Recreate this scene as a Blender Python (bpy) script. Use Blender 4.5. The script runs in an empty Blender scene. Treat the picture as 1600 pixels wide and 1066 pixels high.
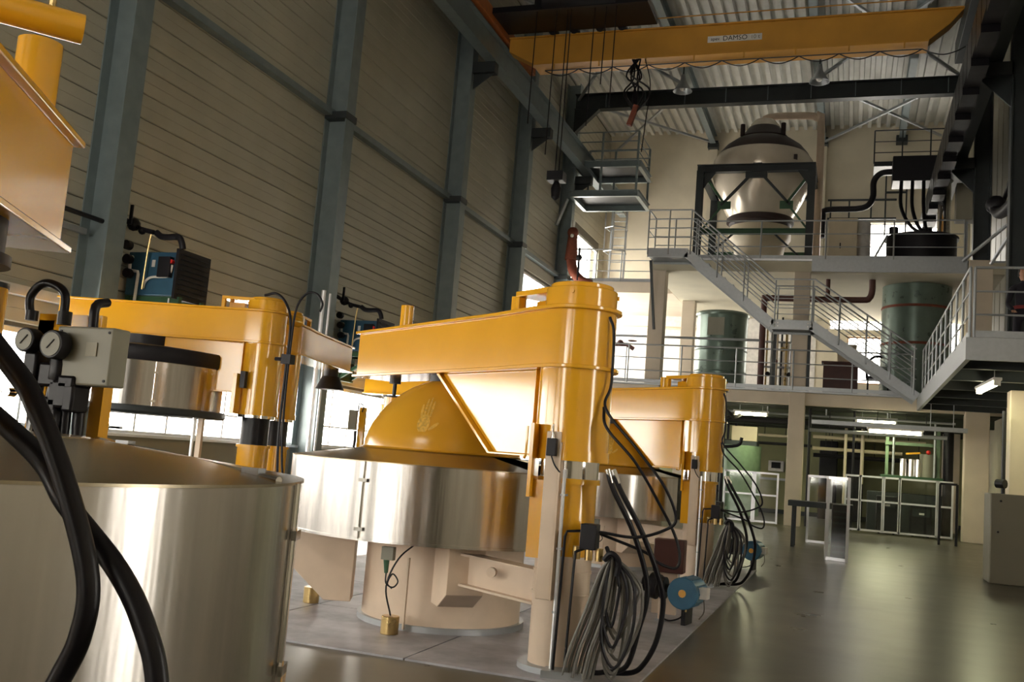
import bpy, bmesh, math, random
from mathutils import Vector, Matrix
random.seed(7)
PI = math.pi
S = bpy.context.scene
col = S.collection
# ------------------------------------------------------------------ camera
H = 1.2
cx_ = Vector((0.943264, -0.036130, 0.330071))
D_ = Vector((525.0, -222.0, -1525.0)).normalized()
X_ = Vector((4360.0, -167.0, 1525.0)).normalized()
X_ = (X_ - D_ * X_.dot(D_)).normalized()
U_ = X_.cross(D_)
Rw = Matrix((X_, D_, U_))            # camera -> world
cam_d = bpy.data.cameras.new('camera')
cam_d.sensor_fit = 'HORIZONTAL'
cam_d.sensor_width = 36.0
cam_d.lens = 36.0 * 1525.0 / 1600.0
cam_d.clip_start = 0.05
cam_d.clip_end = 300
cam = bpy.data.objects.new('camera', cam_d)
col.objects.link(cam)
cam.matrix_world = Matrix.Translation((0, 0, H)) @ Rw.to_4x4()
S.camera = cam
# ------------------------------------------------------------------ view, world
S.view_settings.view_transform = 'Standard'
S.view_settings.look = 'None'
S.view_settings.exposure = 0.0
S.view_settings.gamma = 1.0
S.view_settings.use_curve_mapping = False
W = bpy.data.worlds.new('world')
S.world = W
W.use_nodes = True
bg = W.node_tree.nodes['Background']
bg.inputs['Color'].default_value = (1.0, 0.90, 0.82, 1)
bg.inputs['Strength'].default_value = 18.0

def portal(loc, size, direction):
    l = bpy.data.lights.new('daylight_portal', 'AREA')
    l.shape = 'RECTANGLE'
    l.size, l.size_y = size
    l.cycles.is_portal = True
    o = bpy.data.objects.new('daylight_portal', l)
    col.objects.link(o)
    o.location = loc
    o.rotation_euler = Vector(direction).to_track_quat('-Z', 'Z').to_euler()
    return o
XW, XR, YB, YF, ZR = -8.8, 3.5, 34.4, -7.0, 13.35
portal((XW - .02, 13.6, 1.66), (41.2, 1.12), (1, 0, 0))
portal((XW - .02, 31.9, 7.9), (3.4, 1.8), (1, 0, 0))
portal((XW - .02, 26.4, 5.8), (3.6, 1.2), (1, 0, 0))
portal((XW - .02, 31.45, 5.05), (5.3, 3.0), (1, 0, 0))
portal((-6.1, YF - .02, 2.6), (3.8, 2.8), (0, 1, 0))
portal((-2.75, YF - .02, 2.4), (.5, 3.4), (0, 1, 0))
portal((-5.15, YF - .02, 7.5), (3.9, 2.2), (0, 1, 0))  # portal of the added high fill opening
portal((XR + .02, 3.9, 1.9), (.8, 3.2), (-1, 0, 0))
portal((1.2, YB + .02, 9.0), (2.9, 2.2), (0, -1, 0))
portal((0.3, YB + .02, 5.95), (2.4, 3.2), (0, -1, 0))
portal((3.0, YB + .02, 5.9), (.75, 3.0), (0, -1, 0))

# ------------------------------------------------------------------ materials
def nm(name):
    m = bpy.data.materials.new(name)
    m.use_nodes = True
    return m, m.node_tree.nodes, m.node_tree.links, m.node_tree.nodes['Principled BSDF']
def paint(name, c, rough=.5, metal=0., noise=.0, nscale=8., bump=0., bscale=60., coat=0., spec=.5, var=.15):
    m, N, L, P = nm(name)
    P.inputs['Base Color'].default_value = (*c, 1)
    P.inputs['Roughness'].default_value = rough
    P.inputs['Metallic'].default_value = metal
    P.inputs['Specular IOR Level'].default_value = spec
    P.inputs['Coat Weight'].default_value = coat
    P.inputs['Coat Roughness'].default_value = .12
    tc = N.new('ShaderNodeNewGeometry')
    if var:
        n = N.new('ShaderNodeTexNoise'); n.inputs['Scale'].default_value = nscale; n.inputs['Detail'].default_value = 6
        L.new(tc.outputs['Position'], n.inputs['Vector'])
        r = N.new('ShaderNodeValToRGB')
        r.color_ramp.elements[0].position = .3; r.color_ramp.elements[1].position = .7
        r.color_ramp.elements[0].color = (*[x * (1 - var) for x in c], 1)
        r.color_ramp.elements[1].color = (*[min(1, x * (1 + var * .6)) for x in c], 1)
        L.new(n.outputs['Fac'], r.inputs['Fac']); L.new(r.outputs['Color'], P.inputs['Base Color'])
        mr = N.new('ShaderNodeMapRange'); mr.inputs['To Min'].default_value = rough * .85; mr.inputs['To Max'].default_value = min(1, rough * 1.2)
        L.new(n.outputs['Fac'], mr.inputs['Value']); L.new(mr.outputs['Result'], P.inputs['Roughness'])
    if bump:
        b = N.new('ShaderNodeTexNoise'); b.inputs['Scale'].default_value = bscale; b.inputs['Detail'].default_value = 3
        L.new(tc.outputs['Position'], b.inputs['Vector'])
        bb = N.new('ShaderNodeBump'); bb.inputs['Strength'].default_value = bump; bb.inputs['Distance'].default_value = .01
        L.new(b.outputs['Fac'], bb.inputs['Height']); L.new(bb.outputs['Normal'], P.inputs['Normal'])
    return m
def emit(name, c, s):
    m, N, L, P = nm(name)
    P.inputs['Base Color'].default_value = (*c, 1)
    P.inputs['Emission Color'].default_value = (*c, 1)
    P.inputs['Emission Strength'].default_value = s
    return m
def brushed(name, c, rough, axis_z=True):
    m, N, L, P = nm(name)
    P.inputs['Metallic'].default_value = 1
    P.inputs['Roughness'].default_value = rough
    P.inputs['Anisotropic'].default_value = .85
    P.inputs['Anisotropic Rotation'].default_value = .25
    t = N.new('ShaderNodeTangent'); t.direction_type = 'RADIAL'; t.axis = 'Z'
    L.new(t.outputs['Tangent'], P.inputs['Tangent'])
    g = N.new('ShaderNodeNewGeometry')
    mp = N.new('ShaderNodeMapping'); mp.inputs['Scale'].default_value = (9, 9, .6)
    L.new(g.outputs['Position'], mp.inputs['Vector'])
    n = N.new('ShaderNodeTexNoise'); n.inputs['Scale'].default_value = 3.0; n.inputs['Detail'].default_value = 6
    L.new(mp.outputs['Vector'], n.inputs['Vector'])
    r = N.new('ShaderNodeValToRGB')
    r.color_ramp.elements[0].position = .3; r.color_ramp.elements[1].position = .7
    r.color_ramp.elements[0].color = (*[x * .82 for x in c], 1); r.color_ramp.elements[1].color = (*c, 1)
    L.new(n.outputs['Fac'], r.inputs['Fac']); L.new(r.outputs['Color'], P.inputs['Base Color'])
    n2 = N.new('ShaderNodeTexNoise'); n2.inputs['Scale'].default_value = 2.2; n2.inputs['Detail'].default_value = 2
    L.new(mp.outputs['Vector'], n2.inputs['Vector'])
    b = N.new('ShaderNodeBump'); b.inputs['Strength'].default_value = .13; b.inputs['Distance'].default_value = .01
    L.new(n2.outputs['Fac'], b.inputs['Height']); L.new(b.outputs['Normal'], P.inputs['Normal'])
    return m
def floor_mat(name, c1, c2, rlo, rhi, sc):
    m, N, L, P = nm(name)
    g = N.new('ShaderNodeNewGeometry')
    n = N.new('ShaderNodeTexNoise'); n.inputs['Scale'].default_value = sc; n.inputs['Detail'].default_value = 9; n.inputs['Roughness'].default_value = .62
    L.new(g.outputs['Position'], n.inputs['Vector'])
    r = N.new('ShaderNodeValToRGB'); r.color_ramp.elements[0].position = .36; r.color_ramp.elements[1].position = .66
    r.color_ramp.elements[0].color = (*c1, 1); r.color_ramp.elements[1].color = (*c2, 1)
    L.new(n.outputs['Fac'], r.inputs['Fac']); L.new(r.outputs['Color'], P.inputs['Base Color'])
    n2 = N.new('ShaderNodeTexNoise'); n2.inputs['Scale'].default_value = sc * 2.6; n2.inputs['Detail'].default_value = 5
    L.new(g.outputs['Position'], n2.inputs['Vector'])
    mr = N.new('ShaderNodeMapRange'); mr.inputs['To Min'].default_value = rlo; mr.inputs['To Max'].default_value = rhi
    L.new(n2.outputs['Fac'], mr.inputs['Value']); L.new(mr.outputs['Result'], P.inputs['Roughness'])
    return m
def glass(name):
    m, N, L, P = nm(name)
    N.remove(P)
    t = N.new('ShaderNodeBsdfTransparent'); t.inputs['Color'].default_value = (.93, .95, .94, 1)
    gl = N.new('ShaderNodeBsdfGlossy'); gl.inputs['Roughness'].default_value = .05
    mx = N.new('ShaderNodeMixShader'); mx.inputs['Fac'].default_value = .06
    L.new(t.outputs[0], mx.inputs[1]); L.new(gl.outputs[0], mx.inputs[2])
    L.new(mx.outputs[0], N['Material Output'].inputs['Surface'])
    return m
M_ = dict(
    yellow=paint('yellow_paint', (.74, .365, .016), .14, bump=.02, bscale=25, nscale=3, var=.05, spec=.5, coat=.5),
    dome=paint('yellow_dome_paint', (.60, .30, .02), .2, nscale=3, var=.08),
    crane=paint('crane_yellow', (.56, .27, .03), .5, nscale=1.5, var=.15),
    steel=brushed('brushed_stainless', (.64, .61, .58), .26),
    lid=paint('lid_steel', (.36, .31, .22), .25, .85, nscale=1.5, var=.04),
    chrome=paint('chrome', (.75, .73, .70), .12, 1, var=0),
    galv=paint('galvanised_steel', (.42, .44, .46), .42, .6, nscale=14, var=.07),
    alu=paint('bright_aluminium', (.78, .79, .82), .3, .6, var=.05),
    beige=paint('beige_paint', (.68, .54, .41), .42, nscale=5, var=.08),
    cream=paint('cream_render', (.66, .60, .47), .85, nscale=1.2, var=.1, bump=.15, bscale=30),
    conc=paint('painted_concrete', (.56, .48, .38), .8, nscale=1.6, var=.1, bump=.1),
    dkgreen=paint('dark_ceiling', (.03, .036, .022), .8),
    cab2=paint('cabinet_olive_grey', (.19, .175, .125), .5, nscale=2, var=.06),
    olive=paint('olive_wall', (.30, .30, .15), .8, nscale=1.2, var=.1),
    soffit=paint('soffit', (.50, .46, .35), .85, nscale=1.2, var=.1),
    siding=paint('siding_panel_coating', (.43, .405, .32), .38, nscale=1.3, var=.1, spec=.5),
    sback=paint('siding_joint', (.12, .11, .08), .7),
    roof=paint('roof_sheet', (.62, .62, .58), .45, .1, nscale=2, var=.1),
    steelblue=paint('grey_blue_steel', (.20, .245, .255), .34, .2, nscale=5, var=.12),
    darksteel=paint('dark_steel', (.028, .034, .036), .45, nscale=4, spec=.4),
    black=paint('black_rubber', (.008, .007, .009), .35, var=.1, spec=.25),
    blackm=paint('black_metal', (.012, .011, .014), .45, spec=.3),
    blue=paint('heater_blue', (.03, .10, .17), .45, nscale=6),
    mblue=paint('motor_blue', (.03, .14, .25), .35, nscale=9),
    gtank=paint('green_tank', (.13, .18, .15), .28, .35, nscale=3, var=.2),
    green=paint('green_paint', (.03, .09, .04), .5),
    greenl=paint('pale_green_paint', (.18, .27, .17), .5),
    rust=paint('rust', (.20, .05, .025), .7, nscale=20, var=.3),
    brown=paint('brown_pipe', (.09, .03, .025), .5),
    brass=paint('brass', (.62, .45, .2), .28, 1, var=.1),
    white=paint('white_paint', (.75, .72, .68), .5),
    grey=paint('grey_enamel', (.22, .21, .16), .45, nscale=6, var=.08),
    cabinet=paint('cabinet_grey', (.30, .28, .21), .55, nscale=2, var=.06),
    ivory=paint('ivory_enamel', (.62, .53, .38), .45, nscale=3, var=.08),
    vessel=paint('vessel_ivory', (.72, .64, .52), .22, .25, nscale=3, var=.05, coat=.3),
    vdark=paint('vessel_dark', (.035, .02, .018), .5),
    cable=paint('grey_cable', (.17, .16, .14), .4),
    orange=paint('orange_paint', (.45, .13, .03), .5),
    red=paint('red_plastic', (.6, .02, .015), .4),
    wood=paint('wood', (.35, .2, .1), .6),
    cloth=paint('dark_cloth', (.015, .013, .02), .9),
    redcloth=paint('red_cloth', (.22, .03, .03), .85),
    skin=paint('skin', (.45, .22, .13), .6),
    hair=paint('hair', (.02, .015, .012), .7),
    floor=floor_mat('polished_concrete', (.066, .060, .040), (.115, .102, .068), .25, .33, .8),
    plate=floor_mat('grey_checker_plate', (.27, .265, .285), (.46, .45, .48), .35, .6, 3.0),
    glass=glass('window_glass'),
    tube=emit('fluorescent_tube', (1.0, .93, .62), 28),
    panel=paint('guard_panel', (.05, .06, .05), .25, var=.1),
    ink=paint('ink', (.03, .025, .02), .6, var=0),
)
# ------------------------------------------------------------------ geometry helpers
def spline(pts, k=6):
    P = [Vector(p) for p in pts]
    if len(P) < 3: return P
    Q = [P[0] * 2 - P[1]] + P + [P[-1] * 2 - P[-2]]
    out = []
    for i in range(1, len(Q) - 2):
        a, b, c, d = Q[i - 1:i + 3]
        for j in range(k):
            t = j / k
            out.append(.5 * ((2 * b) + (c - a) * t + (2 * a - 5 * b + 4 * c - d) * t * t + (3 * b - a - 3 * c + d) * t ** 3))
    out.append(P[-1])
    return out
class G:
    def __init__(s, T=None):
        s.v = []; s.f = []; s.T = T
    def add(s, vs, fs):
        n = len(s.v)
        if s.T is not None: vs = [s.T @ Vector(v) for v in vs]
        s.v += [tuple(v) for v in vs]
        s.f += [tuple(i + n for i in f) for f in fs]
        return s
    def box(s, x0, x1, y0, y1, z0, z1):
        vs = [(x, y, z) for z in (z0, z1) for y in (y0, y1) for x in (x0, x1)]
        return s.add(vs, [(0, 2, 3, 1), (4, 5, 7, 6), (0, 1, 5, 4), (2, 6, 7, 3), (0, 4, 6, 2), (1, 3, 7, 5)])
    def bar(s, p, q, w, h, up=(0, 0, 1)):
        p, q = Vector(p), Vector(q); d = (q - p).normalized(); up = Vector(up)
        if abs(d.dot(up)) > .99: up = Vector((0, 1, 0))
        x = d.cross(up).normalized() * w / 2; z = x.cross(d).normalized() * h / 2
        vs = [a + i * x + j * z for a in (p, q) for j in (-1, 1) for i in (-1, 1)]
        return s.add(vs, [(0, 2, 3, 1), (4, 5, 7, 6), (0, 1, 5, 4), (2, 6, 7, 3), (0, 4, 6, 2), (1, 3, 7, 5)])
    def ibeam(s, p, q, w, h, t=.02, up=(0, 0, 1)):
        p, q = Vector(p), Vector(q); d = (q - p).normalized(); u = Vector(up)
        if abs(d.dot(u)) > .99: u = Vector((0, 1, 0))
        x = d.cross(u).normalized(); u = x.cross(d).normalized()
        o = u * (h / 2 - t / 2)
        s.bar(p + o, q + o, w, t, u); s.bar(p - o, q - o, w, t, u); s.bar(p, q, t, h - 2 * t, u)
        return s
    def tube(s, pts, r, n=8, smooth=0, caps=True):
        P = spline(pts, smooth) if smooth else [Vector(p) for p in pts]
        m = len(P); vs = []; a = None
        for i in range(m):
            d = (P[min(i + 1, m - 1)] - P[max(i - 1, 0)])
            d = d.normalized() if d.length > 1e-9 else Vector((0, 0, 1))
            if a is None:
                a = d.orthogonal().normalized()
            a = (a - d * a.dot(d)).normalized(); b = d.cross(a)
            rr = r[min(len(r) - 1, int(round(i * (len(r) - 1) / (m - 1))))] if isinstance(r, (list, tuple)) else r
            for k in range(n):
                t = 2 * PI * k / n
                vs.append(P[i] + a * rr * math.cos(t) + b * rr * math.sin(t))
        fs = [(i * n + k, i * n + (k + 1) % n, (i + 1) * n + (k + 1) % n, (i + 1) * n + k) for i in range(m - 1) for k in range(n)]
        if caps: fs += [tuple(reversed(range(n))), tuple(range((m - 1) * n, m * n))]
        return s.add(vs, fs)
    def cyl(s, p, q, r, r2=None, n=20):
        return s.tube([p, q], [r, r if r2 is None else r2], n)
    def lathe(s, prof, cx=0, cy=0, n=40, a0=0, a1=2 * PI, closed=False):
        full = abs(a1 - a0 - 2 * PI) < 1e-6
        k = n if full else n + 1
        vs = [(cx + r * math.cos(a0 + (a1 - a0) * i / n), cy + r * math.sin(a0 + (a1 - a0) * i / n), z) for (r, z) in prof for i in range(k)]
        m = len(prof); fs = []
        for j in range(m if closed else m - 1):
            j2 = (j + 1) % m
            for i in range(n):
                i2 = (i + 1) % k
                fs.append((j * k + i, j * k + i2, j2 * k + i2, j2 * k + i))
        if closed and not full:
            fs += [tuple(j * k for j in range(m)), tuple(j * k + k - 1 for j in reversed(range(m)))]
        return s.add(vs, fs)
    def prism(s, poly, ext):
        poly = [Vector(p) for p in poly]; e = Vector(ext); n = len(poly)
        vs = poly + [p + e for p in poly]
        fs = [tuple(reversed(range(n))), tuple(range(n, 2 * n))] + [(i, (i + 1) % n, n + (i + 1) % n, n + i) for i in range(n)]
        return s.add(vs, fs)
    def sphere(s, c, r, n=14, sz=1.):
        m = n // 2
        prof = [(max(r * math.sin(PI * j / m), 1e-4), c[2] - r * sz * math.cos(PI * j / m)) for j in range(m + 1)]
        return s.lathe(prof, c[0], c[1], n)
    def build(s, name, mat, parent=None, smooth=True, bevel=0, **kw):
        off = Vector((0, 0, 0)); p = parent
        while p is not None: off += p.location; p = p.parent
        loc = Vector((0, 0, 0))
        if parent is None:
            xs = [v[0] for v in s.v]; ys = [v[1] for v in s.v]; zs = [v[2] for v in s.v]
            loc = Vector(((min(xs) + max(xs)) / 2, (min(ys) + max(ys)) / 2, min(zs)))
            off = loc
        me = bpy.data.meshes.new(name)
        me.from_pydata([tuple(Vector(v) - off) for v in s.v], [], s.f)
        bm = bmesh.new(); bm.from_mesh(me)
        bmesh.ops.recalc_face_normals(bm, faces=bm.faces)
        bm.to_mesh(me); bm.free()
        if smooth:
            me.polygons.foreach_set('use_smooth', [True] * len(me.polygons))
            me.set_sharp_from_angle(angle=math.radians(38))
        me.materials.append(M_[mat] if isinstance(mat, str) else mat)
        o = bpy.data.objects.new(name, me); col.objects.link(o)
        if parent is not None: o.parent = parent
        else: o.location = loc
        if bevel:
            b = o.modifiers.new('bevel', 'BEVEL'); b.width = bevel; b.segments = 2; b.limit_method = 'ANGLE'; b.angle_limit = math.radians(50)
        return tag(o, **kw)
def tag(o, label=None, cat=None, group=None, kind=None):
    if label: o['label'] = label
    if cat: o['category'] = cat
    if group: o['group'] = group
    if kind: o['kind'] = kind
    return o
def thing(name, loc, label=None, cat=None, group=None, kind=None):
    o = bpy.data.objects.new(name, None); o.empty_display_size = .2
    col.objects.link(o); o.location = loc
    return tag(o, label, cat, group, kind)
def copy_tree(o, parent=None):
    c = o.copy(); col.objects.link(c)
    if parent is not None: c.parent = parent
    for ch in list(o.children): copy_tree(ch, c)
    return c
def text(name, body, size, mat, parent, origin, xdir, updir, depth=.004):
    cu = bpy.data.curves.new(name, 'FONT'); cu.body = body; cu.size = size; cu.extrude = depth / 2
    cu.align_x = 'CENTER'; cu.align_y = 'CENTER'
    t = bpy.data.objects.new('tmp', cu)
    me = bpy.data.meshes.new_from_object(t)
    bpy.data.objects.remove(t); 
    x = Vector(xdir).normalized(); u = Vector(updir).normalized(); n = x.cross(u)
    R = Matrix((x, u, n)).transposed()
    off = Vector((0, 0, 0)); p = parent
    while p is not None: off += p.location; p = p.parent
    o0 = Vector(origin) - off
    for v in me.vertices: v.co = R @ v.co + o0
    me.materials.clear(); me.materials.append(M_[mat])
    o = bpy.data.objects.new(name, me); col.objects.link(o); o.parent = parent
    return o
def struct(g, name, mat, parent=None, **kw):
    o = g.build(name, mat, parent, smooth=kw.pop('smooth', False), **kw)
    if parent is None: o['kind'] = 'structure'
    return o

# ------------------------------------------------------------------ floor
struct(G().box(XW - .4, XR + .4, YF - .4, YB + .4, -.2, 0), 'floor', 'floor')
fl = bpy.data.objects['floor']
# grey trench cover plates under the presses (joints left open), each plate a part of the floor
def plates(x0, x1, y0, y1, nx, ny):
    first = None
    for i in range(nx):
        for j in range(ny):
            a = x0 + (x1 - x0) * i / nx; b = x0 + (x1 - x0) * (i + 1) / nx
            c = y0 + (y1 - y0) * j / ny; d = y0 + (y1 - y0) * (j + 1) / ny
            if first is None:
                g = G().box(a + .006, b - .006, c + .006, d - .006, 0, .012)
                first = struct(g, 'floor_plate', 'plate', fl); org = (a, c)
            else:
                o = first.copy(); col.objects.link(o); o.location = first.location + Vector((a - org[0], c - org[1], 0))
plates(-4.95, -1.05, 5.25, 13.05, 3, 6)
# ------------------------------------------------------------------ left wall
wl = struct(G().box(XW - .3, XW, YF, YB, 0, 1.1), 'wall_left', 'cabinet')
g = G()
def holes(g, x0, x1, y0, y1, z0, z1, hs):
    """wall slab in YZ with rectangular holes (ya,yb,za,zb)"""
    ys = sorted({y0, y1, *[h[0] for h in hs], *[h[1] for h in hs]}); zs = sorted({z0, z1, *[h[2] for h in hs], *[h[3] for h in hs]})
    for a, b in zip(ys, ys[1:]):
        for c, d in zip(zs, zs[1:]):
            my, mz = (a + b) / 2, (c + d) / 2
            if not any(h[0] < my < h[1] and h[2] < mz < h[3] for h in hs): g.box(x0, x1, a, b, c, d)
LH = [(30.2, 33.6, 7.0, 8.8), (24.6, 28.2, 5.2, 6.4), (28.8, 34.1, 3.55, 6.55)]
holes(g, XW - .3, XW - .03, YF, YB, 2.2, ZR, LH)
struct(g, 'wall_backing', 'sback', wl)
colY = [-6.0, -1.1, 4.1, 9.25, 14.45, 19.75, 24.15, 28.55]
bays = [YF] + colY + [YB]
rest = G()
def planks(x0, x1, ya, yb, target=None):
    z = 2.24; first = None; k = 0
    while z < ZR - .1:
        z1 = min(z + .325, ZR - .02)
        segs = [(ya + .004, yb - .004)]
        for h in LH:
            if z1 > h[2] + .02 and z < h[3] - .02:
                ns = []
                for a, b in segs:
                    if h[1] <= a or h[0] >= b: ns.append((a, b))
                    else:
                        if h[0] - a > .05: ns.append((a, h[0]))
                        if b - h[1] > .05: ns.append((h[1], b))
                segs = ns
        for a, b in segs:
            pts = [(x0, a, z + .006), (x1 - .008, a, z + .006), (x1, a, z + .018), (x1, a, z + .155), (x1 - .006, a, z + .163), (x1, a, z + .171), (x1, a, z1 - .018), (x1 - .008, a, z1 - .006), (x0, a, z1 - .006)]
            if target is not None: target.prism(pts, (0, b - a, 0))
            elif first is not None and (a, b) == first[1]:
                o = first[0].copy(); col.objects.link(o); o.location.z += z - first[2]
            else:
                o = struct(G().prism(pts, (0, b - a, 0)), 'siding_panel', 'siding', wl)
                if first is None: first = (o, (a, b), z)
        z += .325
for a, b in zip(bays, bays[1:]):
    if b <= 4.2: planks(XW - .03, XW, a, b, rest)
    else: planks(XW - .03, XW, a, b)
struct(rest, 'siding_panels', 'siding', wl, kind='stuff')
# long strip window: sill, frame, mullions, glass
wn = struct(G().box(XW - .32, XW + .06, YF, YB, 1.06, 1.1), 'window_1', 'alu')
g = G().box(XW - .14, XW - .08, YF, YB, 2.14, 2.2).box(XW - .14, XW - .08, YF, YB, 1.1, 1.14)
struct(g, 'frame', 'alu', wn)
y = YF + .3; mul = None
while y < YB:
    g = G().box(XW - .13, XW - .09, y - .018, y + .018, 1.14, 2.14)
    if mul is None: mul = struct(g, 'mullion', 'alu', wn); my = y
    else:
        o = mul.copy(); col.objects.link(o); o.location = mul.location + Vector((0, y - my, 0))
    y += .64
struct(G().box(XW - .125, XW - .095, YF, YB, 1.455, 1.48), 'transom', 'alu', wn)
struct(G().box(XW - .113, XW - .107, YF, YB, 1.13, 2.15), 'pane', 'glass', wn)
def window_x(name, x, ya, yb, za, zb, ny, nz, t=.06):
    w = struct(G().box(x - .12, x - .04, ya, yb, za, za + t).box(x - .12, x - .04, ya, yb, zb - t, zb).box(x - .12, x - .04, ya, ya + t, za + t, zb - t).box(x - .12, x - .04, yb - t, yb, za + t, zb - t), name, 'alu')
    for i in range(1, ny):
        yy = ya + (yb - ya) * i / ny; struct(G().box(x - .1, x - .06, yy - .02, yy + .02, za + t, zb - t), 'mullion', 'alu', w)
    for i in range(1, nz):
        zz = za + (zb - za) * i / nz; struct(G().box(x - .09, x - .07, ya + t, yb - t, zz - .015, zz + .015), 'transom', 'alu', w)
    struct(G().box(x - .083, x - .077, ya + t / 2, yb - t / 2, za + t / 2, zb - t / 2), 'pane', 'glass', w)
    return w
window_x('window_2', XW - .02, 30.2, 33.6, 7.0, 8.8, 3, 1)
window_x('window_3', XW - .02, 24.6, 28.2, 5.2, 6.4, 3, 1)
window_x('window_4', XW - .02, 28.8, 34.1, 3.55, 6.55, 4, 2)
struct(G().box(XW, 3.5, YB - .02, YB, 3.46, 6.6) if False else G().box(XW, -1.2, YB - .02, YB, 3.46, 6.6), 'trim_32', 'white')  # white sheet over the cream wall, its colour stands in for strong daylight
def window_y(name, y, xa, xb, za, zb, nx, nz, t=.05, mat='alu'):
    w = struct(G().box(xa, xb, y, y + .08, za, za + t).box(xa, xb, y, y + .08, zb - t, zb).box(xa, xa + t, y, y + .08, za + t, zb - t).box(xb - t, xb, y, y + .08, za + t, zb - t), name, mat)
    for i in range(1, nx):
        xx = xa + (xb - xa) * i / nx; struct(G().box(xx - .02, xx + .02, y + .02, y + .06, za + t, zb - t), 'mullion', mat, w)
    for i in range(1, nz):
        zz = za + (zb - za) * i / nz; struct(G().box(xa + t, xb - t, y + .025, y + .055, zz - .012, zz + .012), 'transom', mat, w)
    struct(G().box(xa + t / 2, xb - t / 2, y + .037, y + .043, za + t / 2, zb - t / 2), 'pane', 'glass', w)
    return w
# ------------------------------------------------------------------ other walls, roof
def holes_x(g, y0, y1, x0, x1, z0, z1, hs):
    xs = sorted({x0, x1, *[h[0] for h in hs], *[h[1] for h in hs]}); zs = sorted({z0, z1, *[h[2] for h in hs], *[h[3] for h in hs]})
    for a, b in zip(xs, xs[1:]):
        for c, d in zip(zs, zs[1:]):
            mx, mz = (a + b) / 2, (c + d) / 2
            if not any(h[0] < mx < h[1] and h[2] < mz < h[3] for h in hs): g.box(a, b, y0, y1, c, d)
BH = [(-.16, 2.6, 8.0, 10.0), (-.8, 1.05, 6.3, 7.4), (-.2, 1.05, 4.5, 6.1), (2.75, 3.3, 4.9, 7.35)]
g = G(); holes_x(g, YB, YB + .3, XW - .3, XR + .3, 0, ZR + .14, BH)
wb = struct(g, 'wall_back', 'cream')
for (a, b) in ((-5.15, -4.85), (-1.4, -1.1)):
    struct(G().box(a, b, YB - .12, YB, 6.95, ZR - .5), 'pilaster', 'cream', wb, bevel=.01)
window_y('window_5', YB + .1, -.16, 2.6, 8.0, 10.0, 1, 6)
window_y('window_6', YB + .1, -.8, 1.05, 6.3, 7.4, 2, 4)
window_y('window_7', YB + .1, -.2, 1.05, 4.5, 6.1, 1, 2, mat='wood')
window_y('window_8', YB + .1, 2.75, 3.3, 4.9, 7.35, 1, 3)
struct(G().box(XW, XR, YB - .03, YB, 0, .14), 'baseboard_back', 'darksteel')
g = G(); holes(g, XR, XR + .3, YF, YB, 0, ZR + .14, [(3.5, 4.3, .3, 3.5)])
wr = struct(g, 'wall_right', 'cream')
window_x('window_12', XR + .22, 3.5, 4.3, .3, 3.5, 1, 3)
y = 12.0; rp = None
while y < YB - .5:
    g = G().prism([(XR, y, 3.5), (XR - .02, y + .04, 3.5), (XR - .02, y + .86, 3.5), (XR, y + .9, 3.5)], (0, 0, 9.8))
    if rp is None: rp = struct(g, 'wall_panel', 'cabinet', wr); ry = y
    else:
        o = rp.copy(); col.objects.link(o); o.location = rp.location + Vector((0, y - ry, 0))
    y += .95
g = G(); holes_x(g, YF - .3, YF, XW - .3, XR + .3, 0, ZR + .14, [(-8.0, -4.2, 1.2, 4.0), (-3.0, -2.5, .7, 4.1), (-7.1, -3.2, 6.4, 8.6)])
struct(g, 'wall_front', 'cabinet')
window_y('window_9', YF - .2, -8.0, -4.2, 1.2, 4.0, 3, 2)
window_y('window_10', YF - .2, -3.0, -2.5, .7, 4.1, 1, 2)
window_y('fill_window', YF - .2, -7.1, -3.2, 6.4, 8.6, 3, 2)  # unseen high opening, added to fill the hall with light
# roof: corrugated steel deck with ribs running along the hall
g = G(); pts = []; x = XW - .3
prof = []
while x < XR + .3:
    prof += [(x, ZR), (x + .11, ZR), (x + .13, ZR + .13), (x + .28, ZR + .13)]; x += .30
n = len(prof)
vs = [(px, yy, pz) for yy in (YF - .3, YB + .3) for px, pz in prof]
g.add(vs, [(i, i + 1, n + i + 1, n + i) for i in range(n - 1)])
ce = struct(g, 'ceiling', 'roof')
struct(G().box(XW - .3, XR + .3, YF - .3, YB + .3, ZR + .16, ZR + .3), 'roof_deck', 'darksteel', ce)
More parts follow.
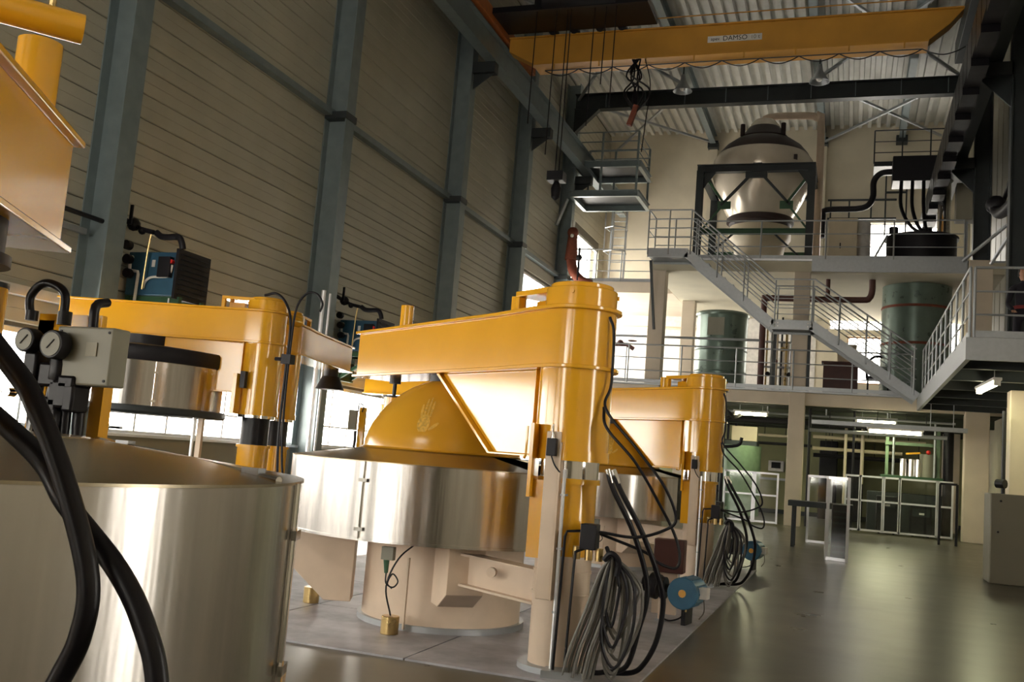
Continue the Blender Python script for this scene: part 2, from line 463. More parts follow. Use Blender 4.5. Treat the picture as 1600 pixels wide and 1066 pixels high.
# ------------------------------------------------------------------ steel frame
cl = ['nearest the camera', 'behind the left blue heater', 'behind the second blue heater', 'third from the camera above the yellow beam tip', 'fourth from the camera beside the yellow press cap', 'last before the bright upper window', '', '']
clab = {-6.0: 'tall grey steel wall column behind the photographer by the front wall', -1.1: 'tall grey steel wall column left of the photographer, outside the view',
        4.1: 'tall grey steel wall column just outside the left edge of the view',
        9.25: 'tall grey-blue steel wall column carrying the blue unit heater at far left', 14.45: 'tall grey-blue steel wall column with the second, half hidden blue heater',
        19.75: 'dark steel wall column rising behind the beam of the central yellow press', 24.15: 'dark steel wall column right of the short yellow stub on the central press',
        28.55: 'dark steel wall column beside the bright upper side window'}
for yy in colY:
    t = thing('steel_column', (XW + .2, yy, 0), clab[yy], 'column', 'steel columns along the left wall')
    w = .3
    G().box(XW + .40, XW + .42, yy - w / 2, yy + w / 2, 0, 13.0).build('inner_flange', 'steelblue', t)
    G().box(XW + .0, XW + .02, yy - w / 2, yy + w / 2, 0, 13.0).build('outer_flange', 'steelblue', t)
    G().box(XW + .02, XW + .40, yy - .008, yy + .008, 0, 13.0).build('web', 'steelblue', t)
    G().box(XW + .42, XW + .95, yy - .12, yy + .12, 9.75, 10.0).prism([(XW + .42, yy - .01, 9.4), (XW + .9, yy - .01, 9.75), (XW + .42, yy - .01, 9.75)], (0, .02, 0)).build('crane_bracket', 'darksteel', t)
    G().box(XW + .02, XW + .44, yy - .19, yy + .19, 6.74, 6.86).build('clamp_plate', 'darksteel', t)
# horizontal wall rails (girts)
for z, lab in ((2.58, 'pale steel rail along the left wall just above the window strip'), (3.62, 'thin dark pipe rail along the left wall at heater height'), (6.85, 'grey steel rail along the left wall at mid height')):
    if z == 3.62:
        G().tube([(XW + .2, YF, z), (XW + .2, 9.3, z)], .03, 8).build('wall_pipe', 'blackm', label=lab, cat='pipe')
        G().box(XW + .06, XW + .12, YF, 9.1, z - .2, z - .13).build('wall_rail', 'galv', label='pale thin rail under the dark pipe left of the first column', cat='rail')
    else:
        G().box(XW + .02, XW + .16, YF, 33.9, z - .05, z + .06).build('wall_rail', 'steelblue' if z > 5 else 'alu', label=lab, cat='rail')
# left crane runway beam
G().ibeam((-7.95, YF, 10.3), (-7.95, 33.5, 10.3), .26, .6, .025).build('crane_runway', 'steelblue', label='long grey crane runway beam along the left wall', cat='beam', smooth=False)
G().box(-7.98, -7.92, YF, 33.5, 10.6, 10.66).build('crane_rail', 'darksteel', label='dark rail on top of the left crane runway beam', cat='rail')
G().ibeam((2.35, YF, 9.95), (2.35, 33.5, 9.95), .4, .75, .03).build('crane_runway', 'darksteel', label='long dark crane runway beam along the right wall', cat='beam', smooth=False)
G().box(2.32, 2.38, YF, 33.5, 10.33, 10.39).build('crane_rail', 'darksteel', label='dark rail on top of the right crane runway beam', cat='rail')
# right upper steel columns with brackets and the stepped cable chain
for yy, lab in ((14.5, 'dark steel column on the right wall, nearest and cut by the frame'), (20.3, 'tall dark steel column on the right wall above the crouching dark shape'), (26.3, 'dark steel column standing on the right concrete pillar')):
    t = thing('steel_column', (2.95, yy, 3.45 if yy < 26 else 6.95), lab, 'column')
    z0 = 3.45 if yy < 26 else 6.95
    G().ibeam((2.92, yy, z0), (2.92, yy, 13.0), .3, .4, .03, up=(1, 0, 0)).build('shaft', 'darksteel', t, smooth=False)
    G().box(2.1, 2.75, yy - .15, yy + .15, 9.3, 9.57).prism([(2.72, yy - .02, 8.7), (2.15, yy - .02, 9.3), (2.72, yy - .02, 9.3)], (0, .04, 0)).build('crane_bracket', 'darksteel', t)
t = thing('festoon_cable', (1.97, 22, 8.9), 'black stepped festoon of looped cables hanging along the right crane runway', 'cable')
for i in range(26):
    y0 = 15 + i * .7
    G().box(1.82, 2.12, y0, y0 + .64, 8.95 - .12 * (i % 2), 9.55).build('cable_loop', 'black', t, smooth=False)
# roof frames
for yy, lab in ((28.0, 'dark roof girder crossing the hall in front of the back wall'), (17.0, 'dark roof girder above the crane at the top edge of the picture')):
    t = thing('roof_girder', (-2.6, yy, 11.9), lab, 'beam')
    zc = 12.2 if yy > 20 else 12.7
    G().ibeam((XW + .42, yy, zc), (2.72, yy, zc), .28, .5, .03).build('girder', 'darksteel', t, smooth=False)
    for k in range(9):
        x = XW + 1.4 + k * 1.2
        G().box(x - .008, x + .008, yy - .12, yy + .12, zc - .22, zc + .22).build('stiffener', 'steelblue', t, smooth=False)
    G().prism([(XW + .42, yy - .1, 11.2), (XW + 1.2, yy - .1, 11.95), (XW + .42, yy - .1, 11.95)], (0, .2, 0)).build('haunch', 'darksteel', t)
for i, x in enumerate((-5.0, -1.25, 1.3)):
    G().ibeam((x, YF, 13.05), (x, YB, 13.05), .2, .4, .02).build('roof_purlin', 'steelblue', smooth=False, label=['left', 'middle', 'right'][i] + ' of the three long purlins under the corrugated roof', cat='beam', group='roof purlins')
    G().box(x - .18, x + .18, YB - .35, YB, 12.7, 12.95).build('beam_shoe', 'darksteel', label=['left', 'middle', 'right'][i] + ' of the three dark beam shoes at the top of the back wall', cat='bracket', group='beam shoes')
br = [((-8.3, 28, 12.3), (-5.0, 22.5, 12.9)), ((-8.3, 22.5, 12.9), (-5.0, 28, 12.6)), ((-8.3, 28.1, 12.3), (-5.0, 34.1, 12.9)), ((-8.5, 34.1, 12.7), (-5.0, 28.1, 12.6)),
      ((-1.25, 28, 12.6), (2.5, 22.5, 12.9)), ((-1.2, 22.5, 12.9), (2.5, 28, 12.5)), ((-1.25, 28.1, 12.6), (2.5, 34.1, 12.9)), ((-1.2, 34.1, 12.8), (2.5, 28.1, 12.5))]
blab = ['rising from the left end of the girder to the front', 'crossing it in the front left roof bay', 'running back from the girder at left', 'crossing it in the back left roof bay', 'light brace above the girder at right', 'crossing it in the front right roof bay', 'running back from the girder at right', 'crossing it in the back right roof bay']
for (p, q), l in zip(br, blab):
    G().bar(p, q, .07, .07).build('roof_brace', 'galv', label='thin diagonal steel roof brace, ' + l, cat='brace', group='diagonal roof braces')
for (x, yy, l) in ((-4.95, 27.2, 'left'), (-1.15, 27.0, 'right')):
    t = thing('pendant_lamp', (x, yy, 12.0), 'bell-shaped grey high-bay lamp hanging in front of the roof girder, ' + l + ' of the two', 'lamp', 'high-bay lamps')
    G().lathe([(.02, 12.62), (.06, 12.6), (.09, 12.42), (.2, 12.22), (.28, 12.1), (.265, 12.1), (.18, 12.22), (.02, 12.3)], x, yy, 20).build('reflector', 'galv', t)
    G().sphere((x, yy, 12.2), .09).build('bulb', 'white', t)
    G().tube([(x, yy, 12.6), (x, yy, 13.3)], .02, 6).build('stem', 'darksteel', t)
# ------------------------------------------------------------------ overhead crane
t = thing('overhead_crane', (-2.8, 20.2, 10.1), 'yellow overhead bridge crane girder with a white nameplate spanning the hall', 'crane')
yc = 20.2
poly = [(-7.75, yc, 10.75), (1.85, yc, 10.75), (1.6, yc, 10.45), (1.15, yc, 10.08), (-7.05, yc, 10.08), (-7.75, yc, 10.45)]
G().prism(poly, (0, .35, 0)).build('girder', 'crane', t, bevel=.01)
G().box(-7.1, 1.2, yc - .14, yc + .45, 10.04, 10.08).build('bottom_flange', 'crane', t)
G().box(-7.75, 1.85, yc - .04, yc + .42, 10.75, 10.78).build('top_flange', 'crane', t)
G().box(-8.12, -7.76, 17.6, 22.2, 10.68, 10.98).build('end_carriage', 'orange', t, bevel=.01)
G().box(1.86, 2.5, 17.6, 22.2, 10.42, 10.9).build('end_carriage', 'darksteel', t, bevel=.01)
pl = G().box(-3.2, -2.06, yc - .012, yc - .003, 10.36, 10.50).build('nameplate', 'white', t)
text('lettering', 'DAMSO', .15, 'ink', pl, (-2.62, yc - .016, 10.43), (1, 0, 0), (0, 0, 1))
text('small_lettering', 'apev', .10, 'ink', pl, (-3.04, yc - .016, 10.43), (1, 0, 0), (0, 0, 1))
text('small_lettering', '10 t', .12, 'grey', pl, (-2.2, yc - .016, 10.43), (1, 0, 0), (0, 0, 1))
for k in range(11):
    x = -6.9 + k * .8
    G().tube([(x, yc + .18, 10.02), (x + .18, yc + .18, 9.93), (x + .4, yc + .18, 9.88), (x + .62, yc + .18, 9.93), (x + .8, yc + .18, 10.02)], .012, 6, smooth=4).build('festoon_loop', 'black', t)
G().tube([(-6.9, yc + .18, 10.02), (1.1, yc + .18, 10.02)], .012, 6).build('festoon_wire', 'darksteel', t)
for k in range(8):
    x = -6.6 + k * 1.05
    G().box(x - .015, x + .015, yc - .14, yc - .11, 9.92, 10.06).build('hanger', 'crane', t)
G().tube([(-4.7, yc + .1, 11.05), (1.7, yc + .1, 11.05)], .014, 6).build('top_wire', 'crane', t)
t = thing('crane_hoist', (-5.6, 19.7, 10.9), 'black hoist trolley riding the near top edge of the yellow crane', 'hoist')
G().box(-6.9, -4.75, 19.3, 20.0, 10.95, 11.6).box(-6.5, -5.4, 19.35, 20.5, 11.6, 11.9).build('trolley_frame', 'black', t, smooth=False)
G().cyl((-6.6, 19.1, 11.1), (-5.0, 19.1, 11.1), .28, n=20).build('rope_drum', 'blackm', t)
G().box(-7.8, -4.3, 19.0, 20.1, 10.82, 10.95).build('walkway', 'black', t)
for x in (-6.7, -6.2, -5.6, -5.1): 
    G().cyl((x, 20.12, 10.86), (x, 20.3, 10.86), .1, n=14).build('wheel', 'blackm', t)
for k, (x, zb) in enumerate(((-6.75, 8.3), (-6.3, 7.6), (-6.05, 7.2), (-5.97, 7.2), (-5.45, 8.2), (-5.2, 9.1), (-4.98, 8.6))):
    G().tube([(x, 19.1, 10.9), (x - .02, 19.1, zb)], .012, 5).build('hoist_rope', 'blackm', t)
G().box(-6.2, -5.85, 18.95, 19.25, 7.0, 7.2).lathe([(.02, 6.6), (.09, 6.66), (.11, 6.85), (.05, 7.0)], -6.02, 19.1, 12).build('hook_block', 'blackm', t)
t = thing('crane_pendant', (-4.7, 20.0, 8.4), 'tangled black cable bundle with a red pendant control hanging under the crane', 'control')
for k in range(7):
    a = k * .9; r = .05 + .05 * (k % 3)
    G().tube([(-4.68 + .03 * k - .1, 20.0, 10.0), (-4.7 + r * math.cos(a) * 2, 20 + r * math.sin(a), 9.6), (-4.66 + r * math.cos(a + 2) * 2.2, 20, 9.25), (-4.7, 20.0, 8.95 - .05 * k)], .02, 6, smooth=5).build('cable', 'black', t)
G().bar((-4.62, 20, 8.95), (-4.76, 20, 8.5), .11, .11).build('control_box', 'rust', t, bevel=.01)
G().tube([(-4.5, 20, 10.0), (-4.35, 20, 9.4), (-4.4, 20, 8.6), (-4.45, 20, 7.9)], .012, 5, smooth=5).build('cable', 'black', t)
# ------------------------------------------------------------------ presses
def arc_shell(g, r, z0, z1, a0, a1, t=.012, n=72):
    g.lathe([(r, z0), (r, z1), (r - t, z1), (r - t, z0)], 0, 0, n, a0, a1, closed=True)
    g.lathe([(r + .008, z0 - .004), (r + .008, z0 + .012), (r - t - .01, z0 + .012), (r - t - .01, z0 - .004)], 0, 0, n, a0, a1, closed=True)
def press(px, py, ang, label, lift=0., arm=2.6, slv=.55, ring=True, ring_dz=0., dome=True, gusset=True, low='yellow', ring_r=1.03, vessel=True, rc=1.45, jack=True, jack_off=.36, stub2=None, gap=(-140, 184.5), lid_h=0., seams=(math.radians(122), math.radians(-20), math.radians(-100)), lidon=True, stubs=True, dark_low=False, sq=1.0):
    t = thing('furnace_press', (px, py, 0), label, 'press', 'yellow swing-arm presses')
    T = Matrix.Translation((px, py, 0)) @ Matrix.Rotation(ang, 4, 'Z')
    TR = T @ Matrix.Translation((rc, 0, 0))
    g_ = lambda: G(T)
    r_ = lambda: G(TR)
    zb = 1.75 + lift; zt = 2.08 + lift; zs = zb - slv
    g_().cyl((0, 0, .012), (0, 0, .045), .225, n=32).build('base_flange', 'galv', t)
    g_().cyl((0, 0, .045), (0, 0, .66), .165, n=40).cyl((0, 0, .43), (0, 0, .445), .17, n=40).cyl((0, 0, .56), (0, 0, .575), .17, n=40).build('post_base', 'beige', t)
    g_().cyl((0, 0, .66), (0, 0, 1.10), .168, n=40).cyl((0, 0, 1.07), (0, 0, 1.1), .185, n=40).build('lower_post', 'yellow', t)
    if dark_low:
        g_().cyl((0, 0, 1.1), (0, 0, zs + .02), .15, n=40).build('piston', 'black', t)
        g_().cyl((0, 0, zs - .03), (0, 0, zs), .2, n=40).build('chrome_collar', 'chrome', t)
    else:
        g_().cyl((0, 0, 1.1), (0, 0, zs + .02), .172, n=40).build('chrome_collar', 'chrome', t)
    g_().cyl((0, 0, zs), (0, 0, zb), .218, n=48).cyl((0, 0, zs), (0, 0, zs + .06), .226, n=48).build('sleeve', 'yellow', t)
    # arm outline: rounded around the post, tapering to the tip
    out = []
    for i in range(17):
        a = PI / 2 + PI * i / 16; out.append((.22 * math.cos(a), .22 * math.sin(a)))
    ol = out + [(.18, -.22), (.6, -.185), (arm, -.165), (arm, .165), (.6, .185), (.18, .22)]
    g_().prism([(x, y, zb) for x, y in ol], (0, 0, zt - zb)).build('beam', 'yellow', t, bevel=.006)
    ol2 = []
    for i in range(17):
        a = PI / 2 + PI * i / 16; ol2.append((.25 * math.cos(a), .25 * math.sin(a)))
    ol2 += [(.18, -.25), (.6, -.215), (arm + .02, -.195), (arm + .02, .195), (.6, .215), (.18, .25)]
    for z in (zb - .02, zt - .002):
        g_().prism([(x, y, z) for x, y in ol2], (0, 0, .022)).build('beam_flange', 'yellow', t, bevel=.004)
    g_().cyl((0, 0, zt + .02), (0, 0, zt + .135), .215, n=48).cyl((0, 0, zt + .135), (0, 0, zt + .165), .19, n=48).build('cap', 'yellow', t, bevel=.006)
    for a in (0.5, 2.2, 3.9, 5.4): g_().cyl((.2 * math.cos(a), .2 * math.sin(a), zt + .1), (.225 * math.cos(a), .225 * math.sin(a), zt + .1), .012, n=8).build('bolt', 'yellow', t)
    g_().box(.1, .48, -.15, .15, zt + .12, zt + .155).box(.44, .48, -.15, -.1, zt + .02, zt + .12).box(.44, .48, .1, .15, zt + .02, zt + .12).box(.25, .4, -.04, .04, zt + .02, zt + .1).build('cap_lug', 'yellow', t, bevel=.004)
    if gusset:
        zg = max(zs + .02, zb - .56)
        g_().prism([(.1, -.14, zg), (.60, -.14, zg), (1.30, -.14, zb - .02), (.1, -.14, zb - .02)], (0, .28, 0)).build('bracket', 'yellow', t, bevel=.004)
        d = Vector((.7, 0, zb - .02 - zg)).normalized()
        g_().prism([(.59, -.175, zg - .012), (.625, -.175, zg - .012), (1.335, -.175, zb - .02), (1.295, -.175, zb - .02)], (0, .35, 0)).box(.1, .61, -.175, .175, zg - .014, zg).box(.17, .185, -.17, .17, zg, zb - .02).build('bracket_flange', 'yellow', t, bevel=.003)
    if stubs:
        g_().box(arm - .62, arm - .22, -.1, .1, zt + .02, zt + .045).build('stub_plate', 'yellow', t, bevel=.003)
        sx_, sy_, sr_ = stub2 or (arm - .45, 0, .05)
        g_().cyl((sx_, sy_, zt + .02), (sx_, sy_, zt + .22), sr_, n=24).build('stub', 'yellow', t)
        g_().cyl((.65, 0, zt + .02), (.65, 0, zt + .155), .05, n=24).build('stub', 'yellow', t)
    if jack:
        xj = arm - jack_off
        zj = 1.58 + lift * .9
        g_().cyl((xj, 0, zj), (xj, 0, zb - .02), .016, n=12).cyl((xj, 0, zb - .06), (xj, 0, zb - .02), .045, n=16).cyl((xj, 0, zj), (xj, 0, zj + .015), .075, n=20).build('jack_rod', 'darksteel', t)
        g_().cyl((xj, 0, max(.95, zj - .46)), (xj, 0, zj), .072, n=24).build('jack_cylinder', 'yellow', t)
    dz = ring_dz
    if dome:
        prof = [(.56, 1.185 + dz), (.57, 1.19 + dz), (.555, 1.2 + dz)]
        for i in range(1, 13):
            a = PI / 2 * i / 12; prof.append((max(.555 * math.cos(a) ** 1.18, .001), 1.2 + dz + .51 * math.sin(a) ** 1.18))
        r_().lathe(prof, 0, 0, 64).build('dome', 'dome', t)
        r_().cyl((0, 0, 1.66 + dz), (0, 0, zb - .015), .13, n=24).build('dome_hanger', 'blackm', t)
    if ring:
        a0 = math.radians(gap[0]); a1 = math.radians(gap[1])
        g = r_(); arc_shell(g, ring_r, .625 + dz, 1.1 + dz, a0, a1); g.build('shroud', 'steel', t)
        if lidon:
            r_().lathe([(.5, 1.195 + dz + lid_h), (ring_r + .004, 1.103 + dz), (ring_r + .004, 1.097 + dz), (.5, 1.185 + dz + lid_h)], 0, 0, 72, a0, a1, closed=True).build('shroud_lid', 'lid', t)
        for k, sa in enumerate(seams):
            c, s = math.cos(sa), math.sin(sa)
            r_().tube([((ring_r + .004) * c, (ring_r + .004) * s,   .63 + dz), ((ring_r + .004) * c, (ring_r + .004) * s, 1.1 + dz)], .007, 8).build('seam_strip', 'chrome', t)
            for zz in (.69, .985):
                r_().bar(((ring_r + .012) * math.cos(sa - .028), (ring_r + .012) * math.sin(sa - .028), zz + dz), ((ring_r + .012) * math.cos(sa + .028), (ring_r + .012) * math.sin(sa + .028), zz + dz), .012, .022).build('hinge', 'chrome', t)
        r_().lathe([(ring_r - .13, .635 + dz), (ring_r - .13, 1.09 + dz)], 0, 0, 48).build('shroud_liner', 'darksteel', t)
    if vessel:
        r_().cyl((.069, -.147, .012), (.069, -.147, .05), .59, n=64).build('vessel_flange', 'galv', t)
        r_().cyl((.069, -.147, .05), (.069, -.147, .62), .56, n=64).build('vessel', 'beige', t)
        r_().lathe([(.3, .62), (.88, .62), (.88, .66), (.3, .66)], 0, 0, 48).build('vessel_deck', 'beige', t)
    return t, T, TR
angB = math.atan2(.58, -.81)
tB, TB, TRB = press(-1.55, 5.6, angB, 'large central yellow press with closed dome and brushed steel shroud ring')
# supports in world space relative to press B
def support(t, c, ang, r0, r1, w, za, zb_, zc, mat='beige'):
    T = Matrix.Translation((c[0], c[1], 0)) @ Matrix.Rotation(ang, 4, 'Z')
    G(T).prism([(r0, -w / 2, za), (r0, -w / 2, zb_), (r1, -w / 2, zb_), (r1, -w / 2, zc), (r1 - .12 - (zc - za) * .6, -w / 2, za)], (0, w, 0)).build('support_bracket', mat, t, bevel=.004)
def details(t, px, py, hoses=True):
    c = (px - 1.175, py + .84)
    support(t, c, math.radians(203), .54, .98, .22, .13, .6, .36)
    support(t, c, math.radians(308), .48, .82, .24, .22, .6, .32)
    support(t, c, math.radians(80), .54, .98, .22, .13, .6, .36)
    # beam tying the vessel to the post
    o = Vector((px, py, 0))
    G().ibeam(o + Vector((-.75, .25, .48)), o + Vector((-.12, -.03, .46)), .12, .2, .014).build('tie_beam', 'beige', t)
    G().cyl(o + Vector((-.45, .06, .5)), o + Vector((-.45, .03, .5)), .03, n=12).build('tie_bolt', 'beige', t)
    # channel post with limit switch
    G().prism([o + Vector(v) for v in ((-.085, -.235, .42), (-.0, -.235, .42), (-.0, -.235, 1.36), (-.085, -.235, 1.36))], (0, .05, 0)).build('channel_post', 'beige', t, bevel=.004)
    G().box(px - .0, px + .008, py - .24, py - .16, .42, 1.3).build('channel_flange', 'beige', t)
    G().box(px - .07, px - .015, py - .275, py - .237, 1.22, 1.32).build('limit_switch', 'blackm', t, bevel=.004)
    G().cyl((px - .042, py - .255, 1.32), (px - .042, py - .255, 1.36), .014, .006, n=10).cyl((px - .042, py - .255, 1.355), (px - .042, py - .255, 1.40), .008, .005, n=8).build('switch_plunger', 'chrome', t)
    G().tube([(px - .04, py - .262, 1.22), (px - .02, py - .25, 1.17), (px + .01, py - .235, 1.13)], .005, 6, smooth=5).build('switch_cable', 'black', t)
    G().tube([(px + .032, py - .215, .03), (px + .032, py - .215, 1.15)], .011, 8).build('conduit', 'alu', t)
    for z in (.35, .7, 1.0): G().box(px + .018, px + .046, py - .225, py - .165, z, z + .012).build('conduit_clip', 'galv', t)
    G().box(px - .175, px - .155, py - .26, py - .12, .98, 1.40).build('stop_bar', 'yellow', t)
    G().tube([(px - .25, py - .13, 1.2), (px - .2, py - .25, 1.2), (px - .19, py - .27, 1.25), (px - .19, py - .27, 1.38)], .007, 6, smooth=4).build('oil_pipe', 'yellow', t)
    G().box(px - .17, px - .02, py - .2, py - .1, .64, 1.08).build('hinge_block', 'yellow', t)
    # thin dark pipes and valve block on the right of the post
    G().tube([(px + .17, py - .21, .82), (px + .08, py - .25, .81), (px + .07, py - .25, .78), (px + .05, py - .24, .02)], .008, 6).build('pipe', 'blackm', t)
    G().tube([(px + .17, py - .19, .72), (px + .13, py - .235, .70), (px + .13, py - .235, .66), (px + .11, py - .225, .02)], .008, 6).build('pipe', 'blackm', t)
    G().box(px + .155, px + .245, py - .25, py - .15, .72, .86).build('valve_block', 'blackm', t, bevel=.005)
    for dx in (.13, .20, .26): G().cyl((px + dx, py - .2, .66), (px + dx, py - .2, .73), .022, n=12).build('valve_fitting', 'brass', t)
    G().prism([(px + .0, py - .3, .012), (px + .22, py - .24, .012), (px + .2, py + .05, .012), (px - .02, py - .02, .012)], (0, 0, .04)).build('corner_plate', 'galv', t)
    # small sensor gear under the shroud
    G().box(px - 1.18, px - 1.10, py + .02, py + .06, .5, .58).build('sensor_block', 'grey', t)
    G().cyl((px - 1.145, py + .03, .5), (px - 1.14, py + .03, .42), .02, .012, n=10).build('sensor_plug', 'green', t)
    G().tube([(px - 1.14, py + .03, .43), (px - 1.13, py + .02, .36), (px - 1.08, py + .02, .34), (px - 1.05, py + .02, .38), (px - 1.09, py + .02, .42), (px - 1.12, py + .02, .36), (px - 1.09, py + .03, .33)], .005, 6, smooth=6).build('sensor_cable', 'black', t)
    G().box(px - 1.105, px - 1.095, py + .26, py + .28, .05, .5).build('vessel_seam', 'beige', t)
details(tB, -1.55, 5.6)
def dome_pt(az, h):
    # az: angle round the dome centre, h: 0..1 height parameter
    a = PI / 2 * h; rr = .557 * math.cos(a) ** 1.18; return Vector((-2.729 + rr * math.cos(az), 6.444 + rr * math.sin(az), 1.2 + .512 * math.sin(a) ** 1.18))
hp = G()
def blob(a0, h0, a1, h1, w):
    n = 8; L_ = []
    for i in range(n + 1):
        u = i / n; ww = w * (.55 + .45 * math.sin(PI * min(1, max(0, u)))) ; az = a0 + (a1 - a0) * u; hh = h0 + (h1 - h0) * u
        d = Vector((a1 - a0, (h1 - h0) * 1.6)).normalized(); nx, ny = -d.y, d.x
        L_.append((dome_pt(az + nx * ww, hh + ny * ww / 1.6), dome_pt(az - nx * ww, hh - ny * ww / 1.6)))
    vs = [p for q in L_ for p in q]; hp.add(vs, [(2 * i, 2 * i + 1, 2 * i + 3, 2 * i + 2) for i in range(n)])
hz = -1.42
blob(hz - .03, .18, hz - .03, .34, .085)
for da, h1 in ((-.11, .44), (-.06, .5), (-.005, .52), (.05, .48)): blob(hz + da * .8, .32, hz + da * 1.1, h1, .02)
blob(hz + .05, .2, hz + .17, .27, .022)
hp.build('hand_print', paint('hand_smudge', (.68, .40, .06), .55, var=.3, nscale=60), tB)
# hand mark on the dome: print of lighter wear
# second press in the same row: copy of the first
tC = copy_tree(tB)
tC.location = (-1.50, 10.75, 0)
tag(tC, 'second yellow press in the right row, partly hidden behind the central one')
# nearest press (foreground left)
angA = math.atan2(-.88, .47) + PI
tA, TA, TRA = press(-1.47, .33, angA, 'nearest press at left with big brushed steel drum and open flat lid', arm=2.26, dome=False, rc=1.44, gap=(-150, 209.9), lid_h=-.03, seams=(math.radians(21) - angA, 2.5, 5.6), jack_off=.13, stub2=(1.98, -.12, .062))
G(TRA).cyl((0, 0, 1.05), (0, 0, 1.165), .52, n=64).build('flat_cover', 'lid', tA)
G(TRA).cyl((.35, 0, 1.6), (.35, 0, 1.73), .16, n=32).lathe([(.16, 1.6), (.18, 1.6), (.18, 1.63), (.16, 1.63)], .35, 0, 32).build('hanging_hub', 'blackm', tA)
G(TRA).cyl((.35, 0, 1.2), (.35, 0, 1.6), .014, n=10).build('hub_rod', 'darksteel', tA)
G().tube([(-2.355, 2.34, 2.44), (-2.95, 1.6, 2.44)], .048, 24).build('lifting_tube', 'yellow', tA)
G().tube([(-2.95, 1.6, 2.44), (-3.0, 1.45, 2.43), (-2.7, 1.0, 2.4), (-1.6, .45, 2.24)], .045, 16, smooth=5).build('lifting_tube', 'yellow', tA)
G().cyl((-2.42, 2.27, 2.48), (-2.42, 2.27, 2.51), .012, n=8).build('tube_valve', 'brass', tA)
# straight clamp rods across the lid
for p, q in (((-1.17, 1.87, 1.108), (-2.14, 2.38, 1.156)), ((-1.25, 1.10, 1.115), (-1.36, .98, 1.12))):
    G().tube([p, q], .008, 8).build('lid_rod', 'chrome', tA)
for p in ((-1.27, 1.92, 1.11), (-1.93, 2.27, 1.14)):
    G().box(p[0] - .022, p[0] + .022, p[1] - .015, p[1] + .015, p[2] - .02, p[2] + .018).build('rod_clamp', 'galv', tA)
for zz in (.70, .97):
    pass
# raised press in the left row
angD = math.atan2(-.27, -.963)
tD, TD, TRD = press(-6.15, 9.24, angD, 'raised yellow press near the left wall with bent arm and lifted shiny drum', lift=.47, arm=2.3, slv=.80, ring_dz=.78, dome=False, gusset=True, dark_low=True, jack=False, stubs=False, ring_r=.9, rc=1.33, vessel=False)
G(TRD).cyl((0, 0, .012), (0, 0, .6), .5, n=48).build('vessel', 'beige', tD)
G(TRD).lathe([(.905, 1.88), (.92, 1.9), (.92, 2.02), (.905, 2.04), (.3, 2.1), (.3, 2.2)], 0, 0, 64).build('dark_hood', 'blackm', tD)
G(TRD).lathe([(.91, 1.34), (.93, 1.36), (.93, 1.41), (.91, 1.42), (.5, 1.39), (.5, 1.35), (.91, 1.34)], 0, 0, 64).build('lower_rim', 'darksteel', tD)
G().box(-6.62, -6.56, 8.86, 8.90, .3, 1.55).build('channel_post', 'beige', tD)
G().tube([(-6.66, 8.85, .1), (-6.66, 8.85, 1.52)], .016, 8).build('conduit', 'alu', tD)
G().box(-6.27, -6.22, 8.9, 9.0, 1.42, 1.85).build('stop_bar', 'yellow', tD)
G().box(-6.2, -6.14, 8.93, 8.98, 1.7, 1.88).build('limit_switch', 'blackm', tD)
G().tube([(-6.2, 9.3, 2.56), (-6.15, 9.9, 2.56)], .06, 20).build('lifting_tube', 'yellow', tD)
# press behind it, arm pointing away along the wall
angE = math.atan2(2.2, -.45)
tE, TE, TRE = press(-6.48, 10.15, angE, 'shaded yellow press arm pointing away behind the raised left press', lift=.47, arm=2.25, slv=.80, ring=False, dome=False, gusset=False, dark_low=True, jack=False, stubs=False, vessel=False)
G(TE).cyl((1.9, 0, 2.1), (1.9, 0, 2.2), .1, n=16).cyl((1.9, 0, 1.92), (1.9, 0, 2.1), .2, .12, n=16).build('hanging_hub', 'blackm', tE)
# far press in left row
tF, TF, TRF = press(-6.05, 16.6, PI + .05, 'far yellow press by the window strip, its beam end seen left of the dome', lift=.42, arm=2.55, slv=.8, ring=False, dome=False, gusset=False, dark_low=True, jack=True)
# ------------------------------------------------------------------ gauge console standing on the near lid
t = thing('gauge_console', (-2.25, 2.35, 1.15), 'yellow-post console with two round gauges and a grey box on the near lid', 'console')
def con(x, y=2.35): return x, y
G().box(-2.36, -2.30, 2.33, 2.37, 1.11, 1.50).build('yellow_post', 'yellow', t)
G().box(-2.155, -2.11, 2.36, 2.40, 1.11, 1.46).build('yellow_post', 'yellow', t)
G().box(-2.36, -2.12, 2.33, 2.35, 1.40, 1.52).build('mounting_plate', 'yellow', t)
gb = G().box(-2.205, -2.0, 2.25, 2.32, 1.305, 1.475).build('junction_box', 'grey', t, bevel=.006)
for sx in (-2.19, -2.015):
    for sz in (1.32, 1.46): G().cyl((sx, 2.247, sz), (sx, 2.251, sz), .004, n=8).build('screw', 'blackm', gb)
G().box(-2.09, -2.052, 2.246, 2.249, 1.39, 1.43).build('sticker', 'cabinet', gb)
for (x, z, r) in ((-2.275, 1.425, .036), (-2.175, 1.415, .042)):
    gg = G().cyl((x, 2.24, z), (x, 2.20, z), r, n=28).build('gauge', 'blackm', t, bevel=.003)
    G().cyl((x, 2.2005, z), (x, 2.198, z), r * .82, n=28).build('gauge_face', 'grey', gg)
    G().bar((x - .01, 2.196, z - .012), (x + .014, 2.196, z + .014), .002, .003, up=(0, 1, 0)).build('needle', 'ink', gg)
for k, (x, y, r) in enumerate(((-2.29, 2.29, .022), (-2.20, 2.27, .03), (-2.16, 2.28, .02), (-2.13, 2.30, .022))):
    G().tube([(x, y, 1.42), (x + .005, y, 1.34), (x - .004, y, 1.25), (x + .002, y, 1.12)], [r, r * 1.1, r * .8, r * .7], 12, smooth=4).build('valve_stem', 'black', t)
